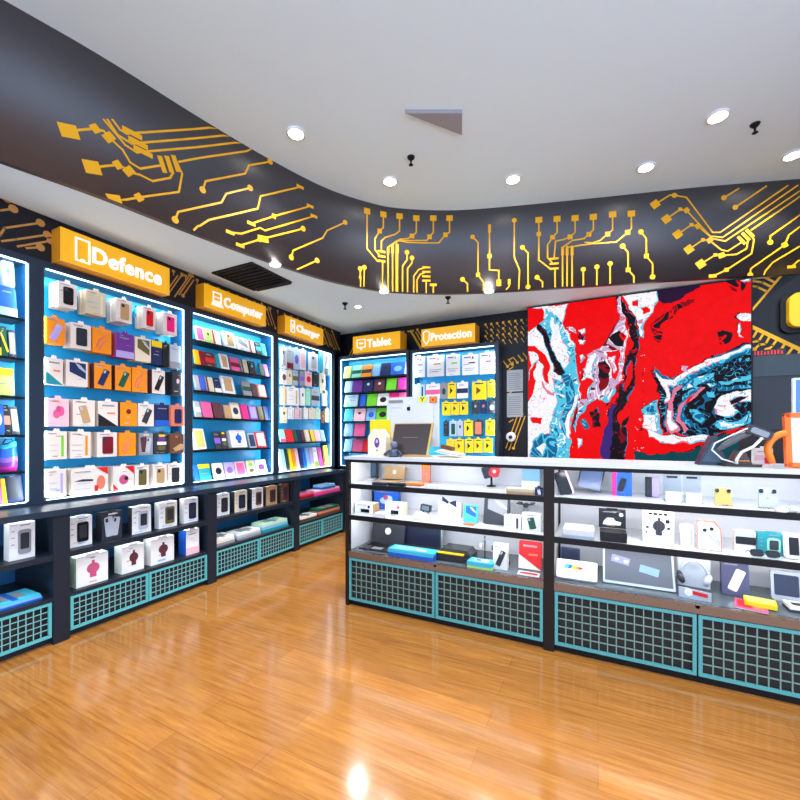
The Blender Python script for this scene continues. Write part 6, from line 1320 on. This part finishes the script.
for iz in range(NZ):
    z = TZ0+(TZ1-TZ0)*(iz+0.5)/NZ
    for ix in range(NX):
        x = TX0+(TX1-TX0)*(ix+0.5)/NX
        v1 = mn.noise_vector(Vector((x*4, z*4, 1.3))); v2 = mn.noise_vector(Vector((x*11, z*11, 7.7))); v3 = mn.noise_vector(Vector((x*30, z*30, 3.1)))
        wx = v1.x*0.035+v2.x*0.022+v3.x*0.006; wz = v1.y*0.035+v2.y*0.022+v3.y*0.006
        c = look(x+wx, z+wz)
        c2 = look(x+wx*1.35+0.011, z+wz*1.35-0.008)
        f1 = mn.noise(Vector((x*5+v2.x*1.6, z*5+v2.y*1.6, 4.0))); f2 = mn.noise(Vector((x*16+v1.x*3, z*16+v1.y*3, 9.0)))
        if c2 is not c:
            if c is redl and c2 != redl: c = CLR['M'] if f1 > -0.1 else (CLR['B'] if f2 > 0 else c)
            elif c == CLR['W']: c = CLR['C'] if f2 > -0.15 else CLR['P']
            elif c == CLR['B']: c = CLR['D'] if f1 > 0 else c
            elif c == CLR['L']: c = CLR['W'] if f2 > 0 else c
        elif c == CLR['W'] and abs(f1) < 0.02: c = CLR['C'] if f2 > 0 else CLR['P']
        elif c == CLR['B'] and abs(f1) < 0.05: c = CLR['D'] if x > 0.55 else CLR['M']
        elif c == CLR['B'] and x > 0.55 and abs(f2) < 0.05: c = CLR['C'] if f1 > 0.1 else c
        elif c == CLR['C'] and abs(f1-0.15) < 0.10: c = CLR['W'] if f2 > 0 else CLR['D']
        elif c == CLR['D'] and abs(f2) < 0.12: c = CLR['C']
        elif c == CLR['L'] and abs(f2) < 0.09: c = CLR['M'] if f1 < 0 else CLR['W']
        elif c is redl and x < 0.45 and abs(f2-0.25) < 0.02: c = CLR['M'] if f1 < 0.1 else CLR['W']
        if c == CLR['M'] and f2 > 0.05: c = CLR['B']
        elif c == CLR['M'] and x > 0.2 and z > 1.9 and abs(f2) < 0.12: c = redl
        k = 1.0+0.10*f1
        cols.append((c[0]*k, c[1]*k, c[2]*k, 1.0))
vs = [(TX0+(TX1-TX0)*i/NX, 0, TZ0+(TZ1-TZ0)*j/NZ) for j in range(NZ+1) for i in range(NX+1)]
fs = [(j*(NX+1)+i, j*(NX+1)+i+1, (j+1)*(NX+1)+i+1, (j+1)*(NX+1)+i) for j in range(NZ) for i in range(NX)]
me = bpy.data.meshes.new('screen'); me.from_pydata(vs, [], fs); a = me.color_attributes.new('Col', 'FLOAT_COLOR', 'CORNER'); buf = []
for c in cols: buf.extend(list(c)*4)
a.data.foreach_set('color', buf); me.materials.append(M['screen'])
e = empty('video_wall', (0, TVY, 0), 0, 'large lit video wall showing red, white and cyan marbled paint', 'screen')
so = bpy.data.objects.new('screen', me); COL.objects.link(so); so.parent = e
m = MB(); m.box(TX0-0.012, TX1+0.012, 0.001, 0.128, TZ0-0.012, TZ1+0.012, 'black'); m.build('cabinet', 'black', e)
m = MB()
for (a0, a1, b0_, b1) in ((TX0-0.012,TX1+0.012,TZ1,TZ1+0.012),(TX0-0.012,TX1+0.012,TZ0-0.012,TZ0),(TX0-0.012,TX0,TZ0,TZ1),(TX1,TX1+0.012,TZ0,TZ1)): m.box(a0, a1, -0.004, 0.0005, b0_, b1, 'black')
m.build('bezel', 'black', e)
# ================================================================== light and camera
w = bpy.data.worlds.new('World'); SC.world = w; w.use_nodes = True
bg = w.node_tree.nodes['Background']; bg.inputs['Color'].default_value = lin((198,220,255)); bg.inputs['Strength'].default_value = 3.2
cam = bpy.data.cameras.new('Camera'); co = bpy.data.objects.new('Camera', cam); COL.objects.link(co)
cam.sensor_width = 36; cam.sensor_fit = 'HORIZONTAL'; cam.lens = 36*F/800; cam.shift_y = (HZ-400)/800; cam.clip_start = 0.05
co.location = (0, 0, EYE); co.rotation_euler = (PI/2, 0, TH)
SC.camera = co
vs_ = SC.view_settings; vs_.view_transform = 'Standard'; vs_.look = 'None'; vs_.gamma = 1.0; vs_.exposure = 0.2; vs_.use_curve_mapping = False
